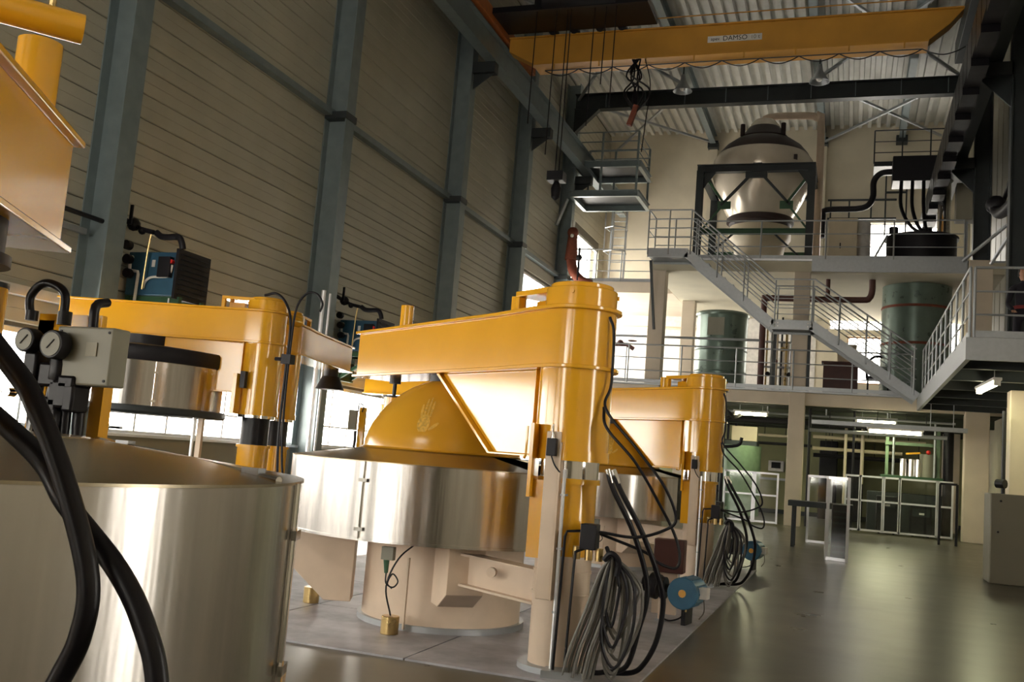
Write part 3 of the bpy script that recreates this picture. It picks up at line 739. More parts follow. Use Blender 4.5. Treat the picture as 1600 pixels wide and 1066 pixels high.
for (x, z, w, h) in ((-2.285, 1.35, .05, .09), (-2.215, 1.33, .07, .07), (-2.17, 1.275, .07, .08), (-2.215, 1.24, .09, .05), (-2.13, 1.265, .04, .08), (-2.19, 1.19, .05, .09), (-2.145, 1.31, .06, .04)):
    G().box(x - w / 2, x + w / 2, 2.24, 2.31, z - h / 2, z + h / 2).build('valve_body', 'black', t, bevel=.008)
G().cyl((-2.325, 2.24, 1.27), (-2.325, 2.21, 1.27), .013, n=16).build('chrome_knob', 'chrome', t)
G().tube([(-2.24, 2.24, 1.28), (-2.245, 2.23, 1.12)], .008, 8).build('lever', 'galv', t)
G().tube([(-2.335, 2.27, 1.50), (-2.345, 2.27, 1.56), (-2.31, 2.27, 1.60), (-2.26, 2.27, 1.60), (-2.215, 2.27, 1.57), (-2.21, 2.27, 1.50)], .013, 10, smooth=6).build('hose_loop', 'black', t)
G().cyl((-2.205, 2.27, 1.48), (-2.205, 2.27, 1.52), .02, n=10).cyl((-2.33, 2.27, 1.49), (-2.33, 2.27, 1.52), .018, n=10).build('hose_nut', 'blackm', t)
G().tube([(-2.105, 2.28, 1.47), (-2.105, 2.28, 1.54), (-2.11, 2.33, 1.56)], .014, 10, smooth=4).build('cable_gland', 'black', t)
# thick black hoses in the foreground
HA = [[(-1.75, .75, 1.9), (-1.42, 1.0, 1.55), (-1.12, 1.05, 1.285), (-1.04, 1.05, 1.205), (-.972, 1.05, 1.10), (-.925, 1.05, 1.0), (-.925, 1.05, .93), (-.952, 1.05, .865), (-1.0, 1.03, .75), (-1.05, 1.0, .55), (-1.02, .95, .03)],
      [(-1.75, .6, 1.75), (-1.35, 1.02, 1.33), (-1.10, 1.09, 1.165), (-1.01, 1.09, 1.085), (-.915, 1.09, 1.01), (-.862, 1.09, .945), (-.828, 1.09, .865), (-.81, 1.08, .7), (-.8, 1.0, .4), (-.82, .95, .03)]]
for pts, lab in zip(HA, ('thick black hose in the left foreground, bowing back to the lower left', 'thick black hose in the left foreground, sweeping to the lower right')):
    G().tube(pts, .0148, 16, smooth=8).build('hydraulic_hose', 'black', label=lab, cat='hose', group='foreground hoses')
# ------------------------------------------------------------------ hoses, cables beside presses
def hose(pts, r, lab, mat='black', name='hydraulic_hose', cat='hose', grp=None, dy=0, dx=0):
    pts = [(p[0] + dx, p[1] + dy, p[2]) for p in pts]
    return G().tube(pts, r, 10, smooth=7).build(name, mat, label=lab, cat=cat, group=grp)
H1 = [(-1.345, 5.5, 2.05), (-1.315, 5.5, 1.95), (-1.31, 5.5, 1.66), (-1.32, 5.45, 1.51), (-1.12, 5.4, 1.3), (-.95, 5.4, 1.1), (-.885, 5.45, .93), (-.95, 5.45, .86), (-1.1, 5.42, .81), (-1.30, 5.40, .82)]
H2 = [(-1.34, 5.48, 1.52), (-1.30, 5.42, 1.40), (-1.12, 5.4, 1.22), (-.98, 5.45, 1.0), (-.9, 5.5, .85), (-.86, 5.5, .73), (-.88, 5.5, .66), (-.98, 5.5, .68), (-1.05, 5.48, .73), (-1.30, 5.42, .81)]
H3 = [(-1.28, 5.42, 1.17), (-1.24, 5.42, 1.06), (-1.12, 5.45, .84), (-1.04, 5.5, .60), (-1.03, 5.5, .46), (-1.06, 5.5, .32), (-1.12, 5.5, .10), (-1.25, 5.5, .05), (-1.3, 5.5, .04)]
H4 = [(-1.25, 5.43, 1.17), (-1.20, 5.43, 1.06), (-1.06, 5.46, .82), (-.96, 5.52, .56), (-.945, 5.55, .42), (-.97, 5.55, .25), (-1.03, 5.55, .12), (-1.1, 5.55, .06), (-1.26, 5.55, .04)]
for nm_, dx, dy, who in (('B', 0, 0, 'central yellow press'), ('C', .05, 5.15, 'second yellow press')):
    g1 = 'hoses looping beside the ' + who
    hose(H1, .0085, 'thin black hose falling from the post top, inner loop, %s' % who, grp=g1, dx=dx, dy=dy)
    hose(H2, .0085, 'thin black hose with the lowest outer loop right of the %s' % who, grp=g1, dx=dx, dy=dy)
    hose(H3, .015, 'thick black hose with bright fitting, left of the pair by the %s' % who, grp=g1, dx=dx, dy=dy)
    hose(H4, .015, 'thick black hose with bright fitting, right of the pair by the %s' % who, grp=g1, dx=dx, dy=dy)
    for (p, q, l) in ((H3[0], H3[1], 'left'), (H4[0], H4[1], 'right')):
        p = Vector(p) + Vector((dx, dy, 0)); q = Vector(q) + Vector((dx, dy, 0))
        G().cyl(p, p.lerp(q, .7), .016, n=12).build('hose_fitting', 'chrome', label='chrome fitting crimped on the %s thick hose end by the %s' % (l, who), cat='fitting', group='hose fittings by the ' + who)
    t = thing('cable_bundle', (-1.22 + dx, 5.36 + dy, .1), 'coiled bundle of grey cables hanging beside the %s' % who, 'cable')
    for k in range(9):
        a = (k % 3) * .022; o_ = (k - 4) * .017
        G().tube([(-1.20 + dx, 5.33 + dy + a, .70), (-1.225 + dx + o_ * .6, 5.34 + dy + a, .60), (-1.27 + dx + o_, 5.35 + dy + a, .38), (-1.33 + dx + o_ * 1.1, 5.34 + dy + a, .18), (-1.36 + dx + o_ * 1.15, 5.34 + dy + a, .03)], .0095, 8, smooth=5).build('cable', 'cable', t)
        w = .03 + .014 * k; b = .40 - .035 * ((k * 4) % 9)
        G().tube([(-1.205 + dx, 5.33 + dy + a, .70), (-1.18 + dx, 5.34 + dy + a, .68), (-1.19 + dx + w, 5.35 + dy + a, .56), (-1.185 + dx + w, 5.36 + dy + a, b + .12), (-1.2 + dx + w * .4, 5.36 + dy + a, b - .08), (-1.235 + dx, 5.35 + dy + a, b + .06), (-1.225 + dx, 5.34 + dy + a, .56), (-1.205 + dx, 5.33 + dy + a, .70)], .009, 8, smooth=5).build('cable', 'cable' if k % 3 else 'blackm', t)
    G().tube([(-1.24 + dx, 5.32 + dy, .68), (-1.20 + dx, 5.30 + dy, .72), (-1.16 + dx, 5.32 + dy, .68), (-1.17 + dx, 5.34 + dy, .6)], .016, 8, smooth=5).build('cable_tie', 'blackm', t)
    G().tube([(-1.22 + dx, 5.36 + dy, .70), (-1.25 + dx, 5.40 + dy, .74)], .012, 8).build('hook', 'blackm', t)
# pump and motor sets
def motorset(x, y, lab):
    t = thing('pump_motor', (x, y, 0), lab, 'motor')
    T = Matrix.Translation((x, y, 0)) @ Matrix.Rotation(math.radians(-8), 4, 'Z') @ Matrix.Scale(.86, 4)
    g = lambda: G(T)
    g().cyl((0, -.14, .3), (0, .18, .3), .135, n=36).build('motor_body', 'mblue', t, bevel=.006)
    for k in range(12):
        a = k * 2 * PI / 12; g().bar((.134 * math.cos(a), -.1, .3 + .134 * math.sin(a)), (.134 * math.cos(a), .16, .3 + .134 * math.sin(a)), .008, .014).build('cooling_fin', 'mblue', t)
    g().cyl((0, -.17, .3), (0, -.14, .3), .142, n=36).build('fan_cover', 'mblue', t, bevel=.008)
    g().cyl((0, -.175, .3), (0, -.168, .3), .035, n=16).build('yellow_cap', 'yellow', t)
    g().box(.12, .2, -.08, .02, .26, .36).build('terminal_box', 'white', t, bevel=.006)
    g().tube([(.16, -.03, .26), (.17, -.04, .15), (.13, -.05, .08)], .006, 6, smooth=4).build('motor_cable', 'cable', t)
    g().cyl((-.13, -.02, .31), (-.2, -.02, .31), .04, n=16).cyl((-.2, -.02, .31), (-.24, -.02, .31), .10, n=20).build('coupling', 'blackm', t)
    g().cyl((-.26, -.02, .31), (-.36, -.02, .33), .115, n=20).cyl((-.36, -.02, .33), (-.42, -.02, .33), .07, n=16).build('pump', 'blackm', t, bevel=.008)
    g().cyl((-.42, -.05, .3), (-.5, -.08, .3), .05, n=16).build('suction_pipe', 'galv', t)
    g().cyl((-.24, 0, .03), (-.24, 0, .22), .028, n=14).build('pedestal', 'beige', t)
    g().cyl((-.24, 0, .002), (-.24, 0, .03), .055, n=18).build('pedestal_foot', 'galv', t)
    g().box(-.02, .02, -.1, .12, .012, .17).build('motor_foot', 'blackm', t)
    g().tube([(-.02, -.12, .2), (.0, -.14, .1), (-.1, -.16, .05), (-.2, -.12, .06)], .008, 6, smooth=5).build('drain_hose', 'black', t)
    g().tube([(.03, -.13, .2), (.03, -.13, .14)], .01, 6).build('drain_nipple', 'brass', t)
motorset(-1.15, 7.85, 'round blue electric motor with black pump beside the central press')
motorset(-1.10, 13.0, 'small blue electric motor on the floor beside the second press')
G().box(-1.5, -1.25, 8.2, 8.35, .35, .62).build('dark_box', 'brown', label='dark brown box in front of the second press base', cat='box', bevel=.008)
G().prism([(-1.5, 8.24, .012), (-1.3, 8.24, .012), (-1.3, 8.24, .36), (-1.5, 8.24, .36)], (0, .05, 0)).build('box_pedestal', 'beige', label='beige pedestal under the dark brown box', cat='pedestal')
# brass floor sockets
for (x, y, lab, cab) in ((-2.74, 5.86, 'brass floor socket in front of the central vessel', [(-2.74, 5.86, .12), (-2.80, 5.88, .3), (-2.74, 5.9, .48), (-2.62, 5.92, .6)]),
                    (-3.72, 6.55, 'brass floor socket left of the central vessel', [(-3.72, 6.55, .12), (-3.62, 6.6, .2), (-3.5, 6.7, .3)])):
    t = thing('floor_socket', (x, y, .012), lab, 'socket')
    G().cyl((x, y, .012), (x, y, .125), .058, n=28).build('brass_can', 'brass', t, bevel=.004)
    G().tube(cab, .006, 6, smooth=6).build('cable', 'black', t)
# hoses on the raised press
gD = 'hoses hanging behind the raised left press'
hose([(-6.05, 9.0, 2.72), (-5.9, 9.0, 2.74), (-5.75, 8.98, 2.62), (-5.66, 8.95, 2.4), (-5.66, 8.95, 1.9), (-5.66, 8.95, 1.2), (-5.60, 8.95, .5), (-5.6, 8.95, .02)], .014, 'black hose curving off the raised press post top and falling straight', grp=gD)
hose([(-5.32, 8.95, 2.55), (-5.30, 8.95, 2.64), (-5.38, 8.95, 2.74), (-5.5, 8.95, 2.74), (-5.6, 8.95, 2.6), (-5.63, 8.95, 2.3), (-5.63, 8.95, 1.5), (-5.58, 8.95, .9), (-5.45, 8.95, .4), (-5.4, 8.95, .02)], .012, 'black hose forking right with a bent free end above the raised press', grp=gD)
G().box(-5.70, -5.59, 8.9, 9.0, 1.98, 2.08).cyl((-5.8, 8.95, 2.03), (-5.66, 8.95, 2.03), .02, n=8).build('hose_clamp', 'blackm', label='black clamp joining the two hoses beside the raised left press', cat='clamp')
# far small console
t = thing('gauge_console', (-5.8, 11.0, 0), 'small far console: grey box on a yellow post between window and dome', 'console')
G().box(-5.83, -5.75, 11, 11.05, 0, 1.66).build('yellow_post', 'yellow', t)
G().box(-5.95, -5.84, 10.95, 11.0, 1.38, 1.62).build('junction_box', 'grey', t, bevel=.004)
G().tube([(-5.85, 10.98, 1.36), (-5.83, 10.95, 1.2), (-5.86, 10.95, .9), (-5.85, 10.98, .02)], .02, 8, smooth=4).build('cable', 'black', t)
G().tube([(-5.83, 10.98, 1.6), (-5.83, 10.98, 1.7), (-5.77, 10.98, 1.68), (-5.78, 10.98, 1.6)], .008, 6, smooth=5).build('hose_loop', 'black', t)
# tall twin pipe by the second heater
t = thing('riser_pipe', (-8.0, 13.6, 0), 'pair of tall pale pipes rising in front of the second wall column', 'pipe')
G().tube([(-8.05, 13.6, 0), (-8.05, 13.6, 3.6)], .035, 10).build('pipe', 'alu', t)
G().tube([(-7.93, 13.6, 0), (-7.93, 13.6, 3.55)], .02, 10).build('pipe', 'alu', t)
# blue-handled valve at the window strip
t = thing('valve', (-8.45, 9.6, .95), 'small blue valve with black handwheel on a pipe below the window strip', 'valve')
G().sphere((-8.45, 9.55, 1.17), .06, 12).cyl((-8.45, 9.55, 1.2), (-8.45, 9.55, 1.3), .02, n=8).build('valve_body', 'mblue', t)
G().lathe([(.075, 1.16), (.085, 1.17), (.075, 1.18), (.065, 1.17)], -8.3, 9.55, 16, closed=True).build('handwheel', 'blackm', t)
G().tube([(-8.78, 9.55, 1.17), (-8.2, 9.55, 1.17)], .018, 8).tube([(-8.45, 9.55, 0), (-8.45, 9.55, 1.17)], .018, 8).build('pipe', 'galv', t)
# ------------------------------------------------------------------ blue unit heaters
def heater(yy, lab, s=1):
    t = thing('unit_heater', (-8.3, yy, 2.7), lab, 'heater')
    g = lambda: G(Matrix.Translation((0, yy - 9.9, 0)))
    g().box(-8.72, -7.97, 9.9, 10.45, 2.84, 3.39).build('casing', 'blue', t, bevel=.01)
    lv = g().box(-7.97, -7.93, 9.86, 10.50, 2.80, 3.43).build('louvre_frame', 'blackm', t)
    for k in range(9):
        g().prism([(-7.93, 9.9, 2.86 + k * .062), (-7.90, 9.9, 2.85 + k * .062), (-7.90, 9.9, 2.856 + k * .062), (-7.93, 9.9, 2.875 + k * .062)], (0, .56, 0)).build('louvre', 'blackm', lv)
    g().box(-8.2, -8.02, 9.82, 9.9, 3.06, 3.32).build('control_box', 'blackm', t, bevel=.006)
    g().cyl((-8.02, 9.88, 3.26), (-8.02, 9.83, 3.26), .028, n=14).build('red_button', 'red', t)
    g().box(-8.35, -8.30, 9.895, 9.9, 3.2, 3.29).build('label_plate', 'white', t)
    g().tube([(-8.42, 9.87, 2.92), (-8.40, 9.87, 3.0), (-8.32, 9.87, 3.06), (-8.15, 9.87, 3.07), (-8.06, 9.87, 3.08), (-8.03, 9.87, 3.14), (-8.02, 9.87, 3.22)], .016, 8, smooth=4).build('flex_conduit', 'white', t)
    g().tube([(-8.62, 9.86, 3.32), (-8.66, 9.86, 3.30), (-8.65, 9.86, 3.16), (-8.6, 9.86, 3.14), (-8.52, 9.86, 3.13), (-8.51, 9.86, 3.1), (-8.52, 9.86, 2.68), (-8.6, 9.86, 2.63)], .02, 8).build('condensate_pipe', 'white', t)
    g().tube([(-8.66, 9.8, 3.75), (-8.5, 9.8, 3.66), (-8.4, 9.8, 3.64), (-8.3, 9.8, 3.62)], .03, 8).sphere((-8.62, 9.8, 3.72), .085, 10).sphere((-8.48, 9.8, 3.64), .05, 10).build('shutoff_valve', 'blackm', t)
    g().tube([(-8.9 + .2, 9.6, 3.78), (-8.66, 9.75, 3.74)], .035, 8).box(-8.62, -8.58, 9.7, 9.72, 3.7, 3.95).build('feed_pipe', 'blackm', t)
    g().tube([(-8.3, 9.85, 3.63), (-8.22, 9.85, 3.58), (-8.12, 9.85, 3.57), (-7.96, 9.85, 3.57), (-7.9, 9.85, 3.5), (-7.88, 9.86, 3.42)], .04, 12, smooth=4).build('insulated_pipe', 'blackm', t)
    g().tube([(-8.36, 9.83, 3.6), (-8.38, 9.83, 3.4), (-8.40, 9.83, 2.9)], .012, 8).build('gas_pipe', 'brass', t)
    for k in range(3): g().cyl((-8.63 - .03 * k, 9.78, 3.1 + .18 * k), (-8.63 - .03 * k, 9.86, 3.1 + .18 * k), .06, n=12).build('pump_body', 'blackm', t)
    g().box(-8.66, -7.9, 9.92, 9.98, 2.74, 2.83).build('bracket_rail', 'green', t); g().box(-8.66, -7.9, 10.36, 10.42, 2.74, 2.83).build('bracket_rail', 'green', t)
    g().bar((-8.66, 9.95, 2.35), (-8.0, 9.95, 2.76), .05, .05).bar((-8.66, 10.39, 2.35), (-8.0, 10.39, 2.76), .05, .05).box(-8.70, -8.64, 9.9, 10.44, 2.3, 2.83).build('bracket_strut', 'green', t)
    g().tube([(-8.0, 9.86, 2.8), (-8.0, 9.86, 2.62)], .014, 8).cyl((-8.0, 9.86, 2.66), (-8.0, 9.86, 2.69), .04, n=8).build('drain_cock', 'galv', t)
heater(9.9, 'blue unit heater with black louvres and red button on the first wall column')
heater(15.4, 'second blue unit heater, partly hidden behind the central press beam')
# ------------------------------------------------------------------ concrete frame and floors at the far end
for (x0, x1, y0, z1, lab) in ((-1.52, -1.12, 26.2, 6.6, 'tall concrete column in the middle of the mezzanine front'), (-5.34, -4.92, 26.2, 6.6, 'concrete column under the upper stair landing at left'),
                              (2.65, 3.2, 26.2, 6.95, 'concrete column on the right carrying the dark steel column'), (-5.24, -4.83, 31.0, 6.6, 'rear concrete column under the upper floor at left'),
                              (2.58, 3.02, 31.0, 3.1, 'rear concrete column below the mezzanine at right'), (2.72, 3.3, 19.6, 3.1, 'front concrete column under the side gallery, above the cabinet')):
    G().box(x0, x1, y0, y0 + .42, 0, z1).build('concrete_column', 'conc', label=lab, cat='column', bevel=.015, smooth=False)
struct(G().box(XW, 3.5, 26.3, YB, 3.1, 3.42), 'trim_1', 'conc', bevel=.01)
struct(G().box(XW, 3.5, 26.1, YB, 3.42, 3.46), 'trim_2', 'galv')
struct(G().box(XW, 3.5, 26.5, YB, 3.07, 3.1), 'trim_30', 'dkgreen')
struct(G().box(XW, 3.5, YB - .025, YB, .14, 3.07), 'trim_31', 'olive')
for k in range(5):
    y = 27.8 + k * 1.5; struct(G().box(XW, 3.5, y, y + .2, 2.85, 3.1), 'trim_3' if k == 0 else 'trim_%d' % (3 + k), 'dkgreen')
struct(G().box(-5.34, 3.5, 26.3, YB, 6.6, 6.9), 'trim_8', 'soffit', bevel=.01)
struct(G().box(-5.34, -1.1, 26.24, YB, 6.9, 6.95), 'trim_9', 'alu')
struct(G().box(-1.1, 2.62, 26.22, 26.3, 6.62, 6.95), 'trim_10', 'galv')
struct(G().box(-1.1, 3.5, 26.3, YB, 6.9, 6.95), 'trim_11', 'galv')
struct(G().box(XW, -5.34, 29.8, YB, 6.6, 6.95), 'trim_12', 'conc', bevel=.01)
# right side gallery
struct(G().box(1.55, XR, 15.5, 26.3, 3.36, 3.45), 'trim_13', 'galv')
struct(G().box(1.55, 1.62, 15.5, 26.3, 3.12, 3.36).box(1.62, XR, 15.5, 15.58, 3.12, 3.36), 'trim_14', 'galv')
for k in range(6):
    struct(G().ibeam((1.62, 16.8 + k * 1.8, 3.24), (XR, 16.8 + k * 1.8, 3.24), .12, .22, .014), 'trim_%d' % (15 + k), 'darksteel')
struct(G().box(1.62, XR, 15.6, 26.3, 3.33, 3.36), 'trim_21', 'darksteel')
def railing(name, pts, lab, h=1.05, sp=1.5, rails=(1.0, .66, .33), mat='galv', toe=True, r=.021, cat='railing'):
    pts = [Vector(p) for p in pts]
    t = thing(name, pts[0], lab, cat)
    up = Vector((0, 0, 1)); fp = None
    for a, b in zip(pts, pts[1:]):
        L = (b - a).length; n = max(1, round(L / sp))
        for i in range(n + 1):
            if i == 0 and a != pts[0]: continue
            p = a.lerp(b, i / n)
            if fp is None:
                fp = G().tube([p, p + up * h], r, 8).build('post', mat, t); p0 = p
            else:
                o = fp.copy(); col.objects.link(o); o.location = fp.location + p - p0
    for f in rails:
        G().tube([p + up * h * f for p in pts], r * (1 if f == 1.0 else .7), 8).build('handrail' if f == 1.0 else 'rail', mat, t)
    if toe:
        g = G()
        for a, b in zip(pts, pts[1:]): g.bar(a + up * .06, b + up * .06, .01, .1)
        g.build('toe_board', mat, t)
    return t
railing('railing', [(-8.7, 26.14, 3.46), (1.45, 26.14, 3.46)], 'galvanised railing along the front edge of the mezzanine')
railing('railing', [(-4.1, 26.32, 6.95), (2.55, 26.32, 6.95)], 'galvanised railing along the front of the upper floor')
railing('railing', [(-8.7, 29.85, 6.95), (-5.4, 29.85, 6.95)], 'railing of the back balcony left of the upper landing')
railing('railing', [(1.6, 25.2, 3.45), (1.6, 15.55, 3.45)], 'receding railing along the long edge of the right gallery', sp=.95)
railing('railing', [(1.66, 15.55, 3.45), (3.45, 15.55, 3.45)], 'railing across the near end of the right gallery', sp=1.7)
# steel stair, two flights and landings
t = thing('steel_stair', (-5.2, 25.6, 3.45), 'galvanised steel stair zigzagging from the upper floor down to the gallery', 'stair')
ya, yb2 = 25.15, 26.05
nodes = [(-5.25, 6.85), (-4.18, 6.85), (-1.98, 5.02), (-.97, 5.02), (1.45, 3.35)]
def stringer(y):
    g = G()
    for (x0, z0), (x1, z1) in zip(nodes, nodes[1:]):
        g.bar((x0 - (.03 if z0 != z1 else 0), y, z0), (x1 + (.03 if z0 != z1 else 0), y, z1), .03, .24, up=(0, 0, 1))
    return g
stringer(ya).build('stringer', 'galv', t, smooth=False); stringer(yb2).build('stringer', 'galv', t, smooth=False)
for (x0, x1, z) in ((-5.25, -4.18, 6.9), (-1.98, -.97, 5.08)):
    G().box(x0, x1, ya, yb2, z, z + .035).build('landing', 'galv', t, smooth=False)
    G().box(x0, x1, ya + .03, yb2 - .03, z - .12, z - .1).build('landing_soffit', 'darksteel', t, smooth=False)
tr = None
for (x0, z0, x1, z1) in ((-4.18, 6.95, -1.98, 5.11), (-.97, 5.11, 1.45, 3.45)):
    n = 10
    for i in range(1, n):
        x = x0 + (x1 - x0) * i / n; z = z0 + (z1 - z0) * i / n
        if tr is None:
            tr = G().box(x - .12, x + .12, ya + .02, yb2 - .02, z - .03, z).build('tread', 'galv', t, smooth=False); q = (x, z)
        else:
            o = tr.copy(); col.objects.link(o); o.location = tr.location + Vector((x - q[0], 0, z - q[1]))
for y in (ya - .02, yb2 + .02):
    path = [(-5.25, y, 6.95), (-4.12, y, 6.95), (-1.95, y, 5.13), (-.95, y, 5.13), (1.45, y, 3.47)]
    for f in (1.02, .78, .54, .3):
        G().tube([(p[0], p[1], p[2] + f * 1.03) for p in path], .022 if f > 1 else .014, 8).build('handrail' if f > 1 else 'rail', 'galv', t)
    for (x, z) in ((-5.25, 6.8), (-4.7, 6.8), (-4.12, 6.8), (-3.4, 6.2), (-2.7, 5.6), (-1.9, 4.95), (-1.0, 4.95), (-.35, 4.55), (.3, 4.1), (.85, 3.75), (1.4, 3.4)):
        G().tube([(x, y, z), (x, y, z + 1.2)], .02, 8).build('post', 'galv', t)
for x in (-1.85, -1.05):
    for zz in (-.04, .04):
        for dx in (-.035, .035): G().cyl((x + dx, ya - .02, 5.02 + zz), (x + dx, ya - .035, 5.02 + zz), .018, n=8).build('bolt', 'white', t)
G().tube([(-5.25, ya, 6.95), (-5.25, yb2, 6.95)], .02, 8).tube([(-5.25, ya, 8.0), (-5.25, yb2, 8.0)], .02, 8).tube([(-5.25, ya, 7.45), (-5.25, yb2, 7.45)], .015, 8).build('end_rail', 'galv', t)
G().bar((-5.1, 25.9, 4.9), (-5.2, 25.4, 6.7), .06, .06).build('landing_strut', 'darksteel', t)
for x in (-1.98, -1.12): G().box(x, x + .08, 26.18, 26.26, 3.46, 4.98).build('landing_leg', 'darksteel', t)
# ------------------------------------------------------------------ upper vessel in frame
vx, vy = -2.74, 29.0
t = thing('process_vessel', (vx, vy, 6.95), 'pear-shaped ivory process vessel with dark bands in a steel frame upstairs', 'vessel')
G().lathe([(.02, 11.78), (.30, 11.76), (.42, 11.62), (.48, 11.5)], vx, vy, 40).build('top_cap', 'vessel', t)
G().lathe([(.47, 11.52), (.62, 11.3), (.74, 11.18), (.72, 11.14), (.3, 11.14)], vx, vy, 40).build('neck_ring', 'vdark', t)
G().lathe([(.55, 11.2), (.85, 11.1), (1.12, 10.9), (1.30, 10.68), (1.33, 10.62)], vx, vy, 48).build('dark_shoulder', 'vdark', t)
G().lathe([(1.33, 10.62), (1.44, 10.45), (1.48, 10.25), (1.48, 10.05), (1.40, 9.85)], vx, vy, 48).build('shell', 'vessel', t)
G().lathe([(1.40, 9.85), (1.30, 9.5), (1.15, 9.15), (1.0, 8.85), (.92, 8.72)], vx, vy, 48).build('cone', 'vessel', t)
G().lathe([(.92, 8.74), (.97, 8.7), (.97, 8.58), (.90, 8.55), (.88, 8.45)], vx, vy, 48).build('bottom_flange', 'vdark', t)
G().lathe([(.86, 8.5), (.9, 8.35), (.9, 8.1), (.75, 7.9), (.7, 7.6), (.7, 7.0), (.05, 6.96)], vx, vy, 40).build('lower_shell', 'ivory', t)
G().box(vx - .12, vx + .12, vy - 1.52, vy - 1.4, 9.7, 10.0).build('hatch', 'vdark', t)
G().box(vx + .95, vx + 1.05, vy - 1.15, vy - 1.02, 10.2, 10.34).build('plate', 'vdark', t)
for a in (20, 160): G().cyl((vx + .62 * math.cos(math.radians(a)), vy - .5, 11.15), (vx + .62 * math.cos(math.radians(a)), vy - .5, 11.5), .07, n=10).build('nozzle', 'vdark', t)
f = thing('vessel_frame', (vx, 28.5, 6.95), 'dark green steel support frame around the ivory vessel', 'frame')
fx0, fx1, fy0, fy1 = -4.3, -1.25, 27.3, 30.3
for x in (fx0, fx1):
    for y in (fy0, fy1): G().ibeam((x, y, 6.95), (x, y, 9.72), .2, .2, .02).build('leg', 'darksteel', f, smooth=False)
for y in (fy0, fy1):
    G().ibeam((fx0 - .1, y, 9.78), (fx1 + .1, y, 9.78), .2, .22, .02).build('top_beam', 'darksteel', f, smooth=False)
    G().ibeam((fx0, y, 7.95), (fx1, y, 7.95), .12, .16, .02).build('mid_beam', 'green', f, smooth=False)
for x in (fx0, fx1): G().ibeam((x, fy0, 9.78), (x, fy1, 9.78), .2, .22, .02).build('side_beam', 'darksteel', f, smooth=False)
for s in (-1, 1):
    G().bar((vx + s * .15, fy0, 9.6), (vx + s * .95, fy0, 8.7), .07, .07).build('brace', 'darksteel', f)
    G().bar((vx + s * 1.45, fy0, 9.6), (vx + s * .85, fy0, 8.75), .07, .07).build('brace', 'green', f)
    G().bar((vx + s * .9, fy0, 8.7), (vx + s * 1.45, fy0, 8.0), .05, .05).build('brace', 'green', f)
    G().bar((vx + s * .55, fy0, 7.9), (vx + s * 1.4, fy0, 7.1), .05, .05).build('brace', 'darksteel', f)
    G().box(vx + s * .85 - .18, vx + s * .85 + .18, fy0 - .03, fy0 + .03, 8.6, 8.82).build('gusset_plate', 'green', f)
    G().prism([(vx + s * 1.45, fy0 - .04, 9.2), (vx + s * 1.45, fy0 - .04, 9.7), (vx + s * 1.1, fy0 - .04, 9.7)], (0, .03, 0)).build('gusset_plate', 'darksteel', f)
G().box(vx - .3, vx + .3, fy0 - .04, fy0 + .04, 9.5, 9.7).build('gusset_plate', 'darksteel', f)
G().tube([(vx - .1, 29.2, 11.7), (vx + .1, 29.2, 11.95), (-1.5, 29.2, 11.95), (-1.25, 29.2, 11.85), (-1.13, 29.2, 11.6), (-1.13, 29.2, 7.0)], .11, 14, smooth=4).build('vent_pipe', 'beige', label='thick beige pipe from the vessel top down to the upper floor', cat='pipe')
# upper floor equipment
t = thing('control_cabinet', (-.6, 27.6, 6.95), 'beige control cabinet standing right of the vessel frame', 'cabinet')
G().box(-.75, .0, 27.4, 27.9, 7.0, 8.35).build('body', 'ivory', t, bevel=.02)
G().box(-.73, -.4, 27.38, 27.4, 7.05, 8.3).build('door', 'ivory', t); G().box(-.36, -.02, 27.38, 27.4, 7.05, 8.3).build('door', 'ivory', t)
G().box(-.45, -.42, 27.36, 27.38, 7.5, 7.65).build('handle', 'blackm', t); G().box(-.75, 0, 27.4, 27.9, 6.95, 7.0).build('plinth', 'darksteel', t)
t = thing('white_tank', (.2, 28.2, 6.95), 'short white upright tank beside the beige cabinet', 'tank')
G().cyl((.1, 28.2, 6.98), (.1, 28.2, 8.35), .25, n=24).build('body', 'white', t); G().lathe([(.25, 8.35), (.23, 8.42), (.02, 8.5)], .1, 28.2, 24).build('lid', 'white', t)
t = thing('dark_vat', (1.65, 27.6, 6.95), 'wide black open vat on the upper floor behind the railing', 'vat')
G().cyl((1.62, 27.7, 6.97), (1.62, 27.7, 7.8), .88, n=36).build('body', 'blackm', t); G().lathe([(.88, 7.78), (.93, 7.78), (.93, 7.84), (.1, 7.92)], 1.62, 27.7, 36).build('rim', 'blackm', t)
G().cyl((.9, 27.1, 7.84), (.9, 27.1, 8.0), .12, n=12).build('filler_cap', 'blackm', t); G().bar((.35, 27, 6.97), (.75, 27.1, 7.8), .05, .05).build('ladder_rail', 'galv', t)
t = thing('duct', (1.2, 30, 9.8), 'dark ventilation duct with hanging hoses high above the black vat', 'duct')
G().box(.9, 2.9, 29.5, 30.4, 10.0, 10.75).build('duct_body', 'blackm', t, bevel=.02)
G().tube([(1.0, 29.9, 10.4), (.6, 29.9, 10.35), (.4, 29.9, 10.1), (.38, 29.9, 9.6), (.1, 29.9, 9.3), (-.9, 29.9, 9.25), (-1.0, 29.9, 9.0), (-1.0, 29.9, 8.4)], .09, 12, smooth=5).build('bent_pipe', 'blackm', t)
for k in range(3): G().tube([(1.15 + .3 * k, 29.6, 10.0), (1.15 + .3 * k, 29.4, 9.2), (1.4 + .2 * k, 29.2, 8.6), (1.7 + .1 * k, 29, 8.3)], .05, 8, smooth=5).build('hose', 'black', t)
t = thing('chimney_pipe', (2.1, 28, 7.8), 'shiny vertical flue pipe rising from behind the black vat', 'pipe')
